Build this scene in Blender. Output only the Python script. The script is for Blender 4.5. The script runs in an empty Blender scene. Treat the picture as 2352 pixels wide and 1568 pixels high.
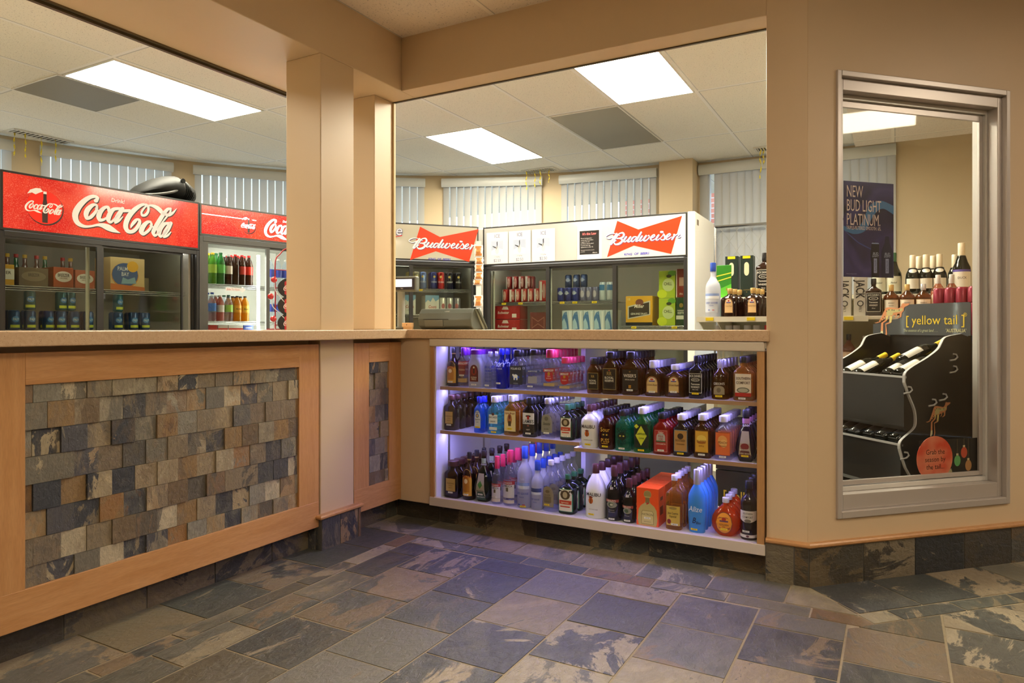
import bpy, math, random
from math import sin, cos, pi, radians as R, atan2, hypot
from mathutils import Vector, Matrix
random.seed(7)
S = bpy.context.scene
COL = S.collection

# ---------------- camera, world, exposure ----------------
cam = bpy.data.cameras.new('camera'); camo = bpy.data.objects.new('camera', cam); COL.objects.link(camo)
cam.sensor_width = 36; cam.lens = 1591 / 2352 * 36
camo.location = (0, 0, 1.08); camo.rotation_euler = (R(90), 0, R(28.97))
cam.shift_y = -(784 - 752.4) / 2352; cam.clip_start = .05
S.camera = camo
S.view_settings.view_transform = 'Standard'; S.view_settings.look = 'None'
S.view_settings.exposure = 0.2; S.view_settings.gamma = 1; S.view_settings.use_curve_mapping = False
W = bpy.data.worlds.new('sky'); S.world = W; W.use_nodes = True
bg = W.node_tree.nodes['Background']; bg.inputs[0].default_value = (.66, .82, 1, 1); bg.inputs[1].default_value = 2.9
cy = S.cycles
cy.max_bounces = 6; cy.diffuse_bounces = 4; cy.glossy_bounces = 3; cy.transmission_bounces = 4; cy.use_adaptive_sampling = True; cy.adaptive_threshold = .03
cy.transparent_max_bounces = 28; cy.caustics_reflective = False; cy.caustics_refractive = False
cy.sample_clamp_indirect = 4; cy.use_denoising = True

# light strengths (each is given to a real or added lamp in its builder)
L_SHOP = 38; L_LOBBY = 7.2; L_CASE = 60; L_SPOT = 28

# ---------------- materials ----------------
MATS = {}
def lin(h):
    if not isinstance(h, str): return tuple(h) + (1,) if len(h) == 3 else h
    c = [int(h[i:i + 2], 16) / 255 for i in (0, 2, 4)]
    return tuple(x / 12.92 if x <= .04045 else ((x + .055) / 1.055) ** 2.4 for x in c) + (1,)
def mat(name, color='808080', rough=.5, metal=0., emit=0., spec=.5, coat=0.):
    if name in MATS: return MATS[name]
    m = bpy.data.materials.new(name); m.use_nodes = True; b = m.node_tree.nodes['Principled BSDF']
    c = lin(color)
    b.inputs['Base Color'].default_value = c; b.inputs['Roughness'].default_value = rough
    b.inputs['Metallic'].default_value = metal; b.inputs['Specular IOR Level'].default_value = spec
    if coat: b.inputs['Coat Weight'].default_value = coat; b.inputs['Coat Roughness'].default_value = .05
    if emit: b.inputs['Emission Color'].default_value = c; b.inputs['Emission Strength'].default_value = emit
    MATS[name] = m; return m
def pt(h, rough=.4): return mat('print_' + h, h, rough)     # printed colour
class G:
    def __init__(s, name):
        s.m = bpy.data.materials.new(name); s.m.use_nodes = True; s.t = s.m.node_tree
        s.b = s.t.nodes['Principled BSDF']; s.out = s.t.nodes['Material Output']; MATS[name] = s.m
    def n(s, typ, **k):
        x = s.t.nodes.new('ShaderNode' + typ)
        for a, v in k.items():
            if a.startswith('i_'):
                key = a[2:]; key = int(key) if key.isdigit() else key.replace('_', ' ')
                x.inputs[key].default_value = v
            else: setattr(x, a, v)
        return x
    def l(s, a, b): s.t.links.new(a, b)
    def co(s, scale=(1, 1, 1), kind='Object'):
        c = s.n('TexCoord'); m = s.n('Mapping'); s.l(c.outputs[kind], m.inputs[0]); m.inputs['Scale'].default_value = scale
        return m.outputs[0]
    def noise(s, vec, scale, detail=4, dist=0., rough=.5):
        x = s.n('TexNoise'); x.inputs['Scale'].default_value = scale; x.inputs['Detail'].default_value = detail
        x.inputs['Distortion'].default_value = dist; x.inputs['Roughness'].default_value = rough
        if vec is not None: s.l(vec, x.inputs['Vector'])
        return x.outputs['Fac']
    def ramp(s, fac, stops):
        x = s.n('ValToRGB'); e = x.color_ramp.elements
        while len(e) < len(stops): e.new(.5)
        for el, (p, c) in zip(e, stops): el.position = p; el.color = lin(c)
        s.l(fac, x.inputs[0]); return x.outputs[0]
    def mix(s, fac, a, b, mode='MIX'):
        x = s.n('MixRGB', blend_type=mode)
        for i, v in enumerate((fac, a, b)):
            if hasattr(v, 'is_output'): s.l(v, x.inputs[i])
            else: x.inputs[i].default_value = v if i == 0 else lin(v)
        return x.outputs[0]
    def bump(s, h, st=.3, d=.002):
        x = s.n('Bump'); x.inputs['Strength'].default_value = st; x.inputs['Distance'].default_value = d
        s.l(h, x.inputs['Height']); s.l(x.outputs[0], s.b.inputs['Normal'])
def paint_mat(name, c, rough=.42):
    g = G(name); v = g.co(); n = g.noise(v, 2.2, 3)
    c2 = tuple(x * .93 for x in lin(c)[:3])
    g.l(g.mix(n, c2, c), g.b.inputs['Base Color']); g.b.inputs['Roughness'].default_value = rough
    g.bump(g.noise(v, 160, 2), .12, .0006); return g.m
PAINT = paint_mat('beige_wall_paint', (.63, .48, .305)); PAINT2 = paint_mat('shop_wall_paint', (.60, .475, .30), .6)
def wood_mat(name, a, b, axis, rough=.32):
    g = G(name); sc = [5, 5, 5]; sc[axis] = .45; v = g.co(tuple(sc))
    n = g.noise(v, 7, 6, 1.2); f = g.noise(g.co(tuple(x * 5 for x in sc)), 14, 3)
    c = g.mix(g.ramp(n, [(.3, (0, 0, 0)), (.75, (1, 1, 1))]), a, b)
    g.l(g.mix(.12, c, g.ramp(f, [(.35, (.1, .05, .02)), (.6, (1, 1, 1))]), 'MULTIPLY'), g.b.inputs['Base Color'])
    g.b.inputs['Roughness'].default_value = rough; return g.m
MAPLE_Z = wood_mat('maple_vertical', (.50, .245, .088), (.60, .32, .13), 2)
MAPLE_Y = wood_mat('maple_along_left', (.50, .245, .088), (.61, .33, .14), 1)
MAPLE_X = wood_mat('maple_along_right', (.46, .23, .085), (.57, .31, .13), 0)
def slate(name, sc, dark, base, patch, cover, stretch=(1, .6, 1)):
    """cleft slate: every tile has its own base colour, cloudy layers and sharp edged patches"""
    g = G(name); a = g.n('Attribute', attribute_name='tr'); tc = g.n('TexCoord')
    off = g.n('VectorMath', operation='SCALE'); g.l(a.outputs['Vector'], off.inputs[0]); off.inputs['Scale'].default_value = 23
    ad = g.n('VectorMath', operation='ADD'); g.l(tc.outputs['Object'], ad.inputs[0]); g.l(off.outputs[0], ad.inputs[1])
    mp = g.n('Mapping'); g.l(ad.outputs[0], mp.inputs[0]); mp.inputs['Scale'].default_value = stretch
    v = mp.outputs[0]; sp = g.n('SeparateXYZ'); g.l(a.outputs['Vector'], sp.inputs[0])
    def d(c): return tuple(x * dark for x in lin(c)[:3])
    def pick(o, cols):
        r = g.ramp(o, [(k / len(cols), d(c)) for k, c in enumerate(cols)]); r.node.color_ramp.interpolation = 'CONSTANT'; return r
    b1 = pick(sp.outputs[0], base); b2 = pick(sp.outputs[1], base)
    layer = g.noise(v, 5 * sc, 8, 1.1, .68); fine = g.noise(v, 38 * sc, 8, .6, .65)
    c = g.mix(g.ramp(layer, [(.47, (0, 0, 0)), (.60, (.5, .5, .5))]), b1, b2)
    c = g.mix(.8, c, g.ramp(fine, [(.25, (.62, .61, .60)), (.5, (.95, .95, .95)), (.75, (1.35, 1.32, 1.26))]), 'MULTIPLY')
    big = g.noise(v, 3.1 * sc, 10, 1.0, .70)
    th = g.n('MapRange'); g.l(sp.outputs[2], th.inputs['Value']); th.inputs['To Min'].default_value = cover[0]; th.inputs['To Max'].default_value = cover[1]
    add = g.n('Math', operation='ADD'); g.l(big, add.inputs[0]); g.l(th.outputs[0], add.inputs[1])
    pc = g.mix(g.noise(v, 17 * sc, 6, .5), pick(sp.outputs[1], patch), pick(sp.outputs[0], patch))
    c = g.mix(g.ramp(add.outputs[0], [(.505, (0, 0, 0)), (.53, (.8, .8, .8)), (.62, (.55, .55, .55)), (.7, (.95, .95, .95))]), c, pc)
    g.l(c, g.b.inputs['Base Color'])
    g.l(g.ramp(fine, [(.3, (.28, .28, .28)), (.7, (.5, .5, .5))]), g.b.inputs['Roughness'])
    h = g.n('Math', operation='ADD'); g.l(add.outputs[0], h.inputs[0]); g.l(fine, h.inputs[1])
    g.bump(h.outputs[0], .8, .008); return g.m
SLATE_F = slate('slate_floor_tile', 1.1, .90, ('4a4c48', '5c5b52', '6f6d62', '565850', '7b7564', '494a4a', '665f4f', '74716a'), ('a8967a', 'bbad90', '877a60', '9c917a', '85694a'), (-.13, .09))
SLATE_W = slate('slate_mosaic_tile', 2.3, .95, ('4b4c4c', '8b7d64', '7a7566', '3f4246', '9c8c6f', '77654b', '94784f', '8f8b7c', '635d50', 'c2b699', '857761', '56565a'), ('3c3d3d', 'bba67d', '9b7040', '6e6a60', 'cbbd9a'), (-.13, .08), (1, 1, .6))
SLATE_B = slate('slate_base_tile', 1.3, .50, ('4a4c48', '6f6d62', '5c5342', '3b3c3c'), ('a0906c', '8a7048', 'b8a888'), (-.14, .08), (.7, .7, 1))
def grout(name, c):
    g = G(name); g.l(g.mix(g.noise(g.co(), 40, 3), c, tuple(x * .7 for x in lin(c)[:3])), g.b.inputs['Base Color']); g.b.inputs['Roughness'].default_value = .9; return g.m
GROUT = grout('sand_grout', 'a19378'); GROUT_D = grout('grey_grout', '5d5a54')
def quartz():
    g = G('speckled_quartz'); v = g.co(); x = g.n('TexVoronoi'); x.inputs['Scale'].default_value = 230; g.l(v, x.inputs['Vector'])
    sp = g.ramp(x.outputs['Distance'], [(.16, (1, 1, 1)), (.3, (0, 0, 0))]); n2 = g.noise(v, 150, 2)
    m = g.mix(g.ramp(n2, [(.5, (0, 0, 0)), (.62, (1, 1, 1))]), (0, 0, 0), sp)
    base = g.mix(g.noise(v, 90, 3), (.50, .33, .19), (.66, .48, .31))
    g.l(g.mix(m, base, (.16, .09, .045)), g.b.inputs['Base Color']); g.b.inputs['Roughness'].default_value = .22; return g.m
QUARTZ = quartz()
def ceil_mat(name, c, bar, ox, oy, px, py):
    g = G(name); tc = g.n('TexCoord'); sp = g.n('SeparateXYZ'); g.l(tc.outputs['Object'], sp.inputs[0])
    def line(o, off, pitch, hw=.012):
        a = g.n('Math', operation='SUBTRACT', i_1=off); g.l(o, a.inputs[0])
        b = g.n('Math', operation='DIVIDE', i_1=pitch); g.l(a.outputs[0], b.inputs[0])
        f = g.n('Math', operation='FRACT'); g.l(b.outputs[0], f.inputs[0])
        s = g.n('Math', operation='SUBTRACT', i_1=.5); g.l(f.outputs[0], s.inputs[0])
        ab = g.n('Math', operation='ABSOLUTE'); g.l(s.outputs[0], ab.inputs[0])
        gt = g.n('Math', operation='GREATER_THAN', i_1=.5 - hw / pitch); g.l(ab.outputs[0], gt.inputs[0]); return gt.outputs[0]
    mx = g.n('Math', operation='MAXIMUM'); g.l(line(sp.outputs[0], ox, px), mx.inputs[0]); g.l(line(sp.outputs[1], oy, py), mx.inputs[1])
    v = g.co(); sn = g.noise(v, 130, 3, .6)
    e2 = g.n('Math', operation='MAXIMUM'); g.l(line(sp.outputs[0], ox + .016, px, .004), e2.inputs[0]); g.l(line(sp.outputs[1], oy + .016, py, .004), e2.inputs[1])
    spk = g.ramp(sn, [(.30, tuple(x * .55 for x in lin(c)[:3])), (.40, c)])
    g.l(g.mix(mx.outputs[0], g.mix(e2.outputs[0], spk, tuple(x * .6 for x in bar)), bar), g.b.inputs['Base Color']); g.b.inputs['Roughness'].default_value = .85
    hh = g.n('Math', operation='MULTIPLY_ADD', i_1=.5); g.l(mx.outputs[0], hh.inputs[0]); g.l(g.ramp(sn, [(.3, (0, 0, 0)), (.4, (1, 1, 1))]), hh.inputs[2])
    g.bump(hh.outputs[0], .35, .003); return g.m
CEIL_IN = ceil_mat('acoustic_tile_shop', (.93, .90, .80), (.95, .94, .90), -1.27, 5.06, .617, 1.22)
CEIL_OUT = ceil_mat('acoustic_tile_lobby', (.78, .69, .58), (.84, .77, .66), -2.45 + .6, 3.13 - .6, .61, .61)
def mixglass(name, tint, diff=.0, dcol=None, rough=.03, body=0.):
    """glass: transparent tint + fresnel gloss (+ some cloudy body)"""
    g = G(name); g.t.nodes.remove(g.b)
    tr = g.n('BsdfTransparent'); tr.inputs[0].default_value = lin(tint)
    cur = tr.outputs[0]
    if diff:
        d = g.n('BsdfDiffuse'); d.inputs[0].default_value = lin(dcol or tint)
        t = g.n('BsdfTranslucent'); t.inputs[0].default_value = lin(dcol or tint)
        a = g.n('AddShader'); mm = g.n('MixShader', i_0=.5); g.l(d.outputs[0], mm.inputs[1]); g.l(t.outputs[0], mm.inputs[2])
        m = g.n('MixShader', i_0=diff); g.l(cur, m.inputs[1]); g.l(mm.outputs[0], m.inputs[2]); cur = m.outputs[0]
    gl = g.n('BsdfGlossy'); gl.inputs['Roughness'].default_value = rough
    fr = g.n('Fresnel', i_0=1.5); ge = g.n('NewGeometry'); iv = g.n('Math', operation='SUBTRACT', i_0=1.); g.l(ge.outputs['Backfacing'], iv.inputs[1])
    ml = g.n('Math', operation='MULTIPLY'); g.l(fr.outputs[0], ml.inputs[0]); g.l(iv.outputs[0], ml.inputs[1])
    m = g.n('MixShader'); g.l(ml.outputs[0], m.inputs[0]); g.l(cur, m.inputs[1]); g.l(gl.outputs[0], m.inputs[2])
    g.l(m.outputs[0], g.out.inputs[0]); return g.m
PANE = mixglass('window_glass', (.97, .98, .97)); COOLER_GLASS = mixglass('cooler_glass', (.80, .82, .76))
ALU = mat('brushed_aluminium', (.56, .52, .49), .36, .55); ALU_W = mat('pale_metal_trim', (.66, .58, .50), .4, .2)
BLACK = mat('black_frame', (.014, .014, .014), .35); DARK = mat('dark_plastic', (.03, .03, .028), .5); WHITE = mat('white_enamel', (.80, .78, .72), .35)
WHITE_P = mat('white_paper', (.82, .82, .80), .6); CHROME = mat('chrome_wire', (.6, .6, .6), .25, 1.)
GREYD = mat('charcoal_cooler_frame', (.07, .07, .065), .4)

# ---------------- mesh building ----------------
def cr(p, k=4, closed=False):
    """Catmull-Rom through tuples"""
    out = []; n = len(p)
    for i in range(n if closed else n - 1):
        a, b, c, d = (p[(i - 1) % n], p[i], p[(i + 1) % n], p[(i + 2) % n]) if closed else (p[max(i - 1, 0)], p[i], p[i + 1], p[min(i + 2, n - 1)])
        for j in range(k):
            t = j / k
            out.append(tuple(.5 * (2 * b[x] + (c[x] - a[x]) * t + (2 * a[x] - 5 * b[x] + 4 * c[x] - d[x]) * t * t + (3 * b[x] - a[x] - 3 * c[x] + d[x]) * t ** 3) for x in range(len(b))))
    if not closed: out.append(tuple(p[-1]))
    return out
TXT = {}
def textdata(s, bold=0.):
    if (s, bold) in TXT: return TXT[(s, bold)]
    c = bpy.data.curves.new('t', 'FONT'); c.body = s; c.resolution_u = 2; c.offset = bold; o = bpy.data.objects.new('t', c); COL.objects.link(o)
    dg = bpy.context.evaluated_depsgraph_get(); me = bpy.data.meshes.new_from_object(o.evaluated_get(dg))
    vs = [(v.co.x, v.co.y) for v in me.vertices]; fs = [tuple(p.vertices) for p in me.polygons]
    bpy.data.objects.remove(o); bpy.data.curves.remove(c); bpy.data.meshes.remove(me)
    w = max([v[0] for v in vs] + [.001]); TXT[(s, bold)] = (vs, fs, w); return TXT[(s, bold)]
class M:
    def __init__(s, T=None): s.v = []; s.f = []; s.mi = []; s.ms = []; s.tr = []; s.T = T; s.cur = (0, 0, 0)
    def m(s, mt):
        if mt not in s.ms: s.ms.append(mt)
        return s.ms.index(mt)
    def add(s, vs, fs, mt):
        b = len(s.v); i = s.m(mt)
        s.v += [tuple(s.T @ Vector(v)) for v in vs] if s.T else [tuple(v) for v in vs]
        for f in fs: s.f.append(tuple(b + x for x in f)); s.mi.append(i); s.tr.append(s.cur)
        return s
    def box(s, x0, x1, y0, y1, z0, z1, mt):
        v = [(x, y, z) for z in (z0, z1) for y in (y0, y1) for x in (x0, x1)]
        return s.add(v, [(0, 2, 3, 1), (4, 5, 7, 6), (0, 1, 5, 4), (2, 6, 7, 3), (0, 4, 6, 2), (1, 3, 7, 5)], mt)
    def prism(s, pts, a, b, mt, axis=2):
        """polygon pts extruded from a to b along axis (0 x: pts are y,z; 1 y: pts are x,z; 2 z: pts are x,y)"""
        def P(p, h): return ((h, p[0], p[1]), (p[0], h, p[1]), (p[0], p[1], h))[axis]
        n = len(pts); v = [P(p, a) for p in pts] + [P(p, b) for p in pts]
        f = [tuple(range(n))[::-1], tuple(range(n, 2 * n))] + [(i, (i + 1) % n, n + (i + 1) % n, n + i) for i in range(n)]
        return s.add(v, f, mt)
    def rings(s, rs, mt, caps=(True, True)):
        n = len(rs[0]); v = [p for r in rs for p in r]
        f = [(k * n + i, k * n + (i + 1) % n, (k + 1) * n + (i + 1) % n, (k + 1) * n + i) for k in range(len(rs) - 1) for i in range(n)]
        if caps[0]: f.append(tuple(range(n))[::-1])
        if caps[1]: f.append(tuple(range((len(rs) - 1) * n, len(rs) * n)))
        return s.add(v, f, mt)
    def lathe(s, prof, mt, c=(0, 0, 0), seg=16, axis=2):
        rs = []
        for r, z in prof:
            ring = []
            for i in range(seg):
                a = 2 * pi * i / seg; x, y = r * cos(a), r * sin(a)
                p = ((x, y, z), (z, x, y), (x, z, y))[(2, 0, 1).index(axis)] if axis != 1 else (x, z, -y)
                ring.append((p[0] + c[0], p[1] + c[1], p[2] + c[2]))
            rs.append(ring)
        return s.rings(rs, mt)
    def tube(s, pts, r, mt, seg=8):
        pts = [Vector(p) for p in pts]; rs = []; up = None
        for i, p in enumerate(pts):
            d = (pts[min(i + 1, len(pts) - 1)] - pts[max(i - 1, 0)]).normalized()
            if up is None: up = Vector((0, 0, 1)) if abs(d.z) < .9 else Vector((1, 0, 0))
            a = d.cross(up).normalized(); b = a.cross(d).normalized(); up = b
            rs.append([tuple(p + a * r * cos(t) + b * r * sin(t)) for t in [2 * pi * k / seg for k in range(seg)]])
        return s.rings(rs, mt)
    def text(s, st, x, z, size, mt, y=0., sx=1., shear=0., al='C', surf=None, bold=0., rise=0.):
        if isinstance(mt, str): mt = pt(mt)
        vs, fs, w = textdata(st, bold); x0 = {'C': -w / 2, 'L': 0, 'R': -w}[al]; o = []
        for a, b in vs:
            X = x + (a + x0 + b * shear) * size * sx; Z = z + (b - .35) * size + (X - x) * rise
            o.append((X, surf(X, Z) if surf else y, Z))
        return s.add(o, fs, mt)
    def poly(s, pts, y, mt, surf=None):
        return s.add([(p[0], y, p[1]) for p in pts], [tuple(range(len(pts)))], mt)
    def strokes(s, data, y, mt, dx=0, dz=0, k=3):
        for r in data:
            q = [(r[i] / 1e4, r[i + 1] / 1e4, r[i + 2] / 1e4, r[i + 3] / 1e4) for i in range(0, len(r), 4)]
            q = cr(q, k); v = []
            for i, (a, b, c, d) in enumerate(q): v += [(a + dx, y, b + dz), (c + dx, y, d + dz)]
            n = len(q); f = [(2 * i, 2 * i + 1, 2 * i + 3, 2 * i + 2) for i in range(n - 1)]
            s.add(v, f, mt)
            for i, sg in ((0, -1), (n - 1, 1)):                       # round ends
                a = Vector(v[2 * i]); b = Vector(v[2 * i + 1]); j = i - sg; c = (a + b) / 2; e = (Vector(v[2 * j]) + Vector(v[2 * j + 1])) / 2
                t = (c - e); h = (b - a) / 2
                if t.length < 1e-7 or h.length < 4e-4: continue
                t = t.normalized() * h.length
                s.add([tuple(c - h * cos(u) + t * sin(u)) for u in [pi * w / 6 for w in range(7)]], [tuple(range(7))], mt)
        return s
    def build(s, name, parent=None, loc=None, rz=None, smooth=0, bevel=0, seg=2):
        me = bpy.data.meshes.new(name); me.from_pydata(s.v, [], s.f); me.update()
        for x in s.ms: me.materials.append(x)
        me.polygons.foreach_set('material_index', s.mi)
        if any(t != (0, 0, 0) for t in s.tr):
            a = me.attributes.new('tr', 'FLOAT_VECTOR', 'FACE'); a.data.foreach_set('vector', [c for t in s.tr for c in t])
        if smooth:
            me.polygons.foreach_set('use_smooth', [True] * len(me.polygons)); me.set_sharp_from_angle(angle=R(smooth))
        o = bpy.data.objects.new(name, me); COL.objects.link(o)
        if parent: o.parent = parent
        if loc: o.location = loc
        if rz is not None: o.rotation_euler = (0, 0, rz)
        if bevel:
            b = o.modifiers.new('bevel', 'BEVEL'); b.width = bevel; b.segments = seg; b.limit_method = 'ANGLE'; b.harden_normals = False
        return o
def tag(o, label, cat, group=None, kind=None):
    o['label'] = label; o['category'] = cat
    if group: o['group'] = group
    if kind: o['kind'] = kind
    return o
def thing(name, label, cat, loc=(0, 0, 0), rz=0, group=None):
    o = bpy.data.objects.new(name, None); COL.objects.link(o); o.empty_display_size = .05
    o.location = loc; o.rotation_euler = (0, 0, rz); return tag(o, label, cat, group)
def struct(o, label=None):
    o['kind'] = 'structure'
    if label: o['label'] = label
    return o
def dup(root, loc=None, rz=None, label=None, group=None, skip=()):
    r = root.copy(); COL.objects.link(r)
    if loc: r.location = loc
    if rz is not None: r.rotation_euler = (0, 0, rz)
    if label: r['label'] = label
    if group: r['group'] = group
    for ch in list(root.children):
        if ch.name.split('.')[0] in skip: continue
        c = ch.copy(); COL.objects.link(c); c.parent = r
        for g in list(ch.children):
            if g.name.split('.')[0] in skip: continue
            d = g.copy(); COL.objects.link(d); d.parent = c
    return r
class Fr:                                                     # a local frame standing on the floor
    def __init__(s, x, y, a): s.x, s.y, s.a = x, y, a
    def __call__(s, u, b, z=0.): return (s.x + u * cos(s.a) - b * sin(s.a), s.y + u * sin(s.a) + b * cos(s.a), z)
COKE=[[5429,18912,5176,19007,5498,19194,5280,19107,5254,19321,5227,19126,4921,19260,5007,19034,4537,18996,4725,18777,4160,18583,4443,18394,3900,18093,4260,18002,3880,17688,4220,17772,4013,17359,4263,17559,4272,17178,4390,17411,4619,17132,4642,17311,5003,17214,4986,17351,5371,17329,5357,17488,5648,17295,5704,17568,5948,17156,6098,17534,6277,17070,6409,17371,6570,17056,6633,17216,6842,17056,6850,17075],[5271,18783,5302,18650,5029,18728,5144,18548,4684,18420,4940,18264,4541,18000,4842,18014,4696,17658,4837,17900,5025,17765,4904,17941,5286,18089,5133,18197,5422,18370,5257,18403,5431,18654,5285,18607,5336,18763,5238,18670],[5252,18446,5291,18501,5444,18288,5470,18391,5687,18370,5665,18468],[6231,18512,6019,18391,6088,18749,5990,18552,5758,18669,5877,18488,5457,18359,5708,18225,5312,17975,5635,17999,5488,17643,5613,17868,5834,17747,5769,17894,6047,18002,6000,18057],[6863,18759,6863,18587,6589,18731,6614,18539,6294,18626,6457,18446,6024,18265,6310,18159,5919,17843,6224,17903,6181,17595,6217,17792,6461,17802,6354,17901,6717,18181,6616,18250],[6881,18744,7107,18640,6657,18397,6938,18268,6451,17987,6721,17894,6484,17632,6589,17842,6808,17813,6721,17918,7035,18144,6986,18183],[7063,18463,7057,18661,7463,18533,7456,18732],[8607,19214,8570,19112,8442,19277,8456,19110,8111,19163,8234,18970,7651,18803,7875,18602,7280,18327,7572,18178,7077,17856,7409,17800,7053,17441,7366,17541,7288,17120,7430,17364,7704,17145,7618,17376,8032,17441,7834,17583,8252,17853,8024,17899,8201,18157,8041,18031,7934,18184,8000,18030,7688,17982,7871,17846,7521,17673,7666,17604,7518,17497,7569,17486],[8534,19153,8643,19276,8663,19045,8829,19124,8663,18791,8829,18760,8499,18564,8608,18420,8379,18524,8277,18364,8349,18633,8202,18648,8503,18903,8395,18973,8694,19124,8623,19189],[8726,19119,8730,19215,8990,19112,9031,19286,9263,18995,9399,19243,9478,18844,9689,19086,9670,18692,9860,18871],[8892,18150,8916,18004,8608,18104,8744,17922,8233,17741,8526,17596,8093,17295,8425,17334,8368,17059,8391,17292,8686,17248,8560,17397,8951,17548,8787,17636,9070,17886,8894,17876,8971,18109,8838,18045],[8851,17800,8887,17864,9077,17683,9086,17794,9312,17815,9279,17887],[10358,19258,10385,19109,10081,19198,10218,19035,9739,18826,9974,18693,9394,18289,9665,18165,9120,17795,9400,17691,8957,17353,9241,17369,9209,17064,9239,17273,9520,17313,9430,17393,9650,17563,9589,17594],[10292,19186,10452,19181,10251,18918,10382,18870,9969,18534,10073,18470,9615,18024,9697,17977,9331,17567,9403,17530],[9896,18647,9925,18817,10263,18617,10221,18833,10597,18868,10482,18982,10833,19259,10810,19275],[10313,18246,10319,18063,10077,18214,10111,18024,9788,18121,9961,17935,9450,17744,9753,17617,9353,17346,9684,17405,9622,17048,9653,17244,9938,17314,9810,17414,10220,17716,10116,17782],[10248,18210,10496,18113,10009,17853,10328,17715,9782,17434,10076,17342,9820,17067,9965,17260,10178,17202,10085,17318,10410,17525,10356,17567]]
BUD=[[13083,18484,13058,18432,12835,18603,12818,18548,12520,18676,12520,18618,12200,18648,12225,18580,11904,18515,11964,18452,11853,18316,11922,18362,12118,18202,12121,18284,12414,18255,12380,18333,12636,18377,12588,18448,12848,18516,12805,18576],[12771,18645,12881,18564,12546,18371,12678,18279,12328,18058,12466,17972,12189,17780,12310,17750,12356,17694,12315,17756,12550,17898,12490,17942,12775,18201,12694,18258,12993,18476,12904,18542],[12908,18476,12866,18550,13147,18584,13115,18674,13333,18580,13385,18708,13365,18494,13534,18491,13320,18366,13428,18250,13116,18278,13147,18163,12852,18249,12862,18167],[12912,18199,12924,18268,13162,18118,13222,18229,13229,18032,13398,18009,13105,17897,13218,17753,12872,17799,12903,17648,12706,17807,12641,17711,12638,17902,12555,17930,12786,18030,12745,18075],[13588,18331,13704,18241,13426,18138,13564,18057,13371,17912,13498,17940,13576,17852,13536,17940,13787,18030,13746,18075,13964,18198,13930,18233],[13949,18309,14065,18220,13790,18120,13923,18032,13700,17906,13833,17908,13888,17822,13855,17911,14111,17984,14083,18024],[14512,18294,14518,18213,14282,18300,14330,18204,14065,18128,14188,18050,14030,17896,14151,17939,14238,17838,14195,17924,14418,18024,14373,18064,14534,18196,14495,18224],[14859,18625,14970,18553,14671,18355,14803,18270,14492,18076,14626,17993,14411,17879,14529,17883,14589,17843,14559,17907,14792,17992,14771,18022],[14936,18308,15041,18228,14773,18115,14909,18036,14727,17888,14837,17924,14935,17854,14895,17927,15126,18042,15087,18078,15302,18264,15264,18294],[15270,18320,15384,18232,15098,18110,15233,18031,15062,17893,15180,17938,15269,17820,15238,17921,15488,17966,15430,18026,15630,18161,15551,18187,15571,18336,15522,18275,15459,18293,15489,18242],[15669,18047,15659,18092,15883,18069,15852,18132,16077,18210,16007,18255,16020,18367,16006,18284,15832,18312,15903,18231,15645,18110,15788,18052,15698,17877,15775,17957,15925,17860,15897,17936,16170,18020,16145,18060],[16304,18313,16416,18227,16149,18118,16282,18041,16102,17894,16213,17919,16287,17845,16260,17909,16518,18015,16490,18053],[16547,18443,16547,18585,16691,18434,16691,18575],[16521,18017,16488,18051,16699,18174,16655,18213,16791,18305,16763,18381,16767,18223,16885,18259,16814,18073,16940,18063,16781,17945,16859,17858,16650,17914,16646,17824,16548,17962,16518,17903],[16919,17934,16893,17973,17183,18079,17142,18136,17354,18219,17284,18259,17289,18373,17276,18290,17100,18319,17168,18238,16916,18119,17056,18061,16956,17877,17039,17950,17178,17858,17147,17933,17432,18045,17405,18083],[17591,18195,17613,18304,17607,18249,17739,18213,17491,18068,17618,17987,17398,17892,17495,17827],[17564,17967,17528,18004,17793,18174,17751,18237,18030,18240,18020,18330,18026,18240,18097,18202,17911,18139,17970,18094,17872,17982,17925,18020,18047,17954,18031,18009,18143,18037,18114,18072]]
BOW=[(1.2872,1.9669),(1.4678,1.8835),(1.8249,1.9692),(1.7376,1.6714),(1.4291,1.7545),(1.198,1.6699)]
# ---------------- room shell ----------------
XL, YR = -2.45, 3.13                       # faces of the left counter wall and the right counter wall
def clip(poly, px, py, nx, ny):            # keep the side where (p-P).n >= 0
    out = []
    for i in range(len(poly)):
        a, b = poly[i], poly[(i + 1) % len(poly)]
        da = (a[0] - px) * nx + (a[1] - py) * ny; db = (b[0] - px) * nx + (b[1] - py) * ny
        if da >= 0: out.append(a)
        if (da >= 0) != (db >= 0):
            t = da / (da - db); out.append((a[0] + (b[0] - a[0]) * t, a[1] + (b[1] - a[1]) * t))
    return out
def tile(m, poly, g=.0042, z=0., mt=None):
    if len(poly) < 3: return
    cx = sum(p[0] for p in poly) / len(poly); cy_ = sum(p[1] for p in poly) / len(poly)
    q = poly
    n = len(poly); A = sum(poly[i][0] * poly[(i + 1) % n][1] - poly[(i + 1) % n][0] * poly[i][1] for i in range(n)) / 2
    if abs(A) < 4e-4: return
    if A < 0: q = poly[::-1]
    r = q
    for i in range(n):
        a, b = q[i], q[(i + 1) % n]; L = hypot(b[0] - a[0], b[1] - a[1])
        if L < 1e-5: continue
        nx, ny = -(b[1] - a[1]) / L, (b[0] - a[0]) / L
        r = clip(r, a[0] + nx * g, a[1] + ny * g, nx, ny)
        if len(r) < 3: return
    m.cur = (random.random() + .001, random.random(), random.random())
    m.prism(r, z - .006, z + random.uniform(-.001, .001), mt or SLATE_F); m.cur = (0, 0, 0)
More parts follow.
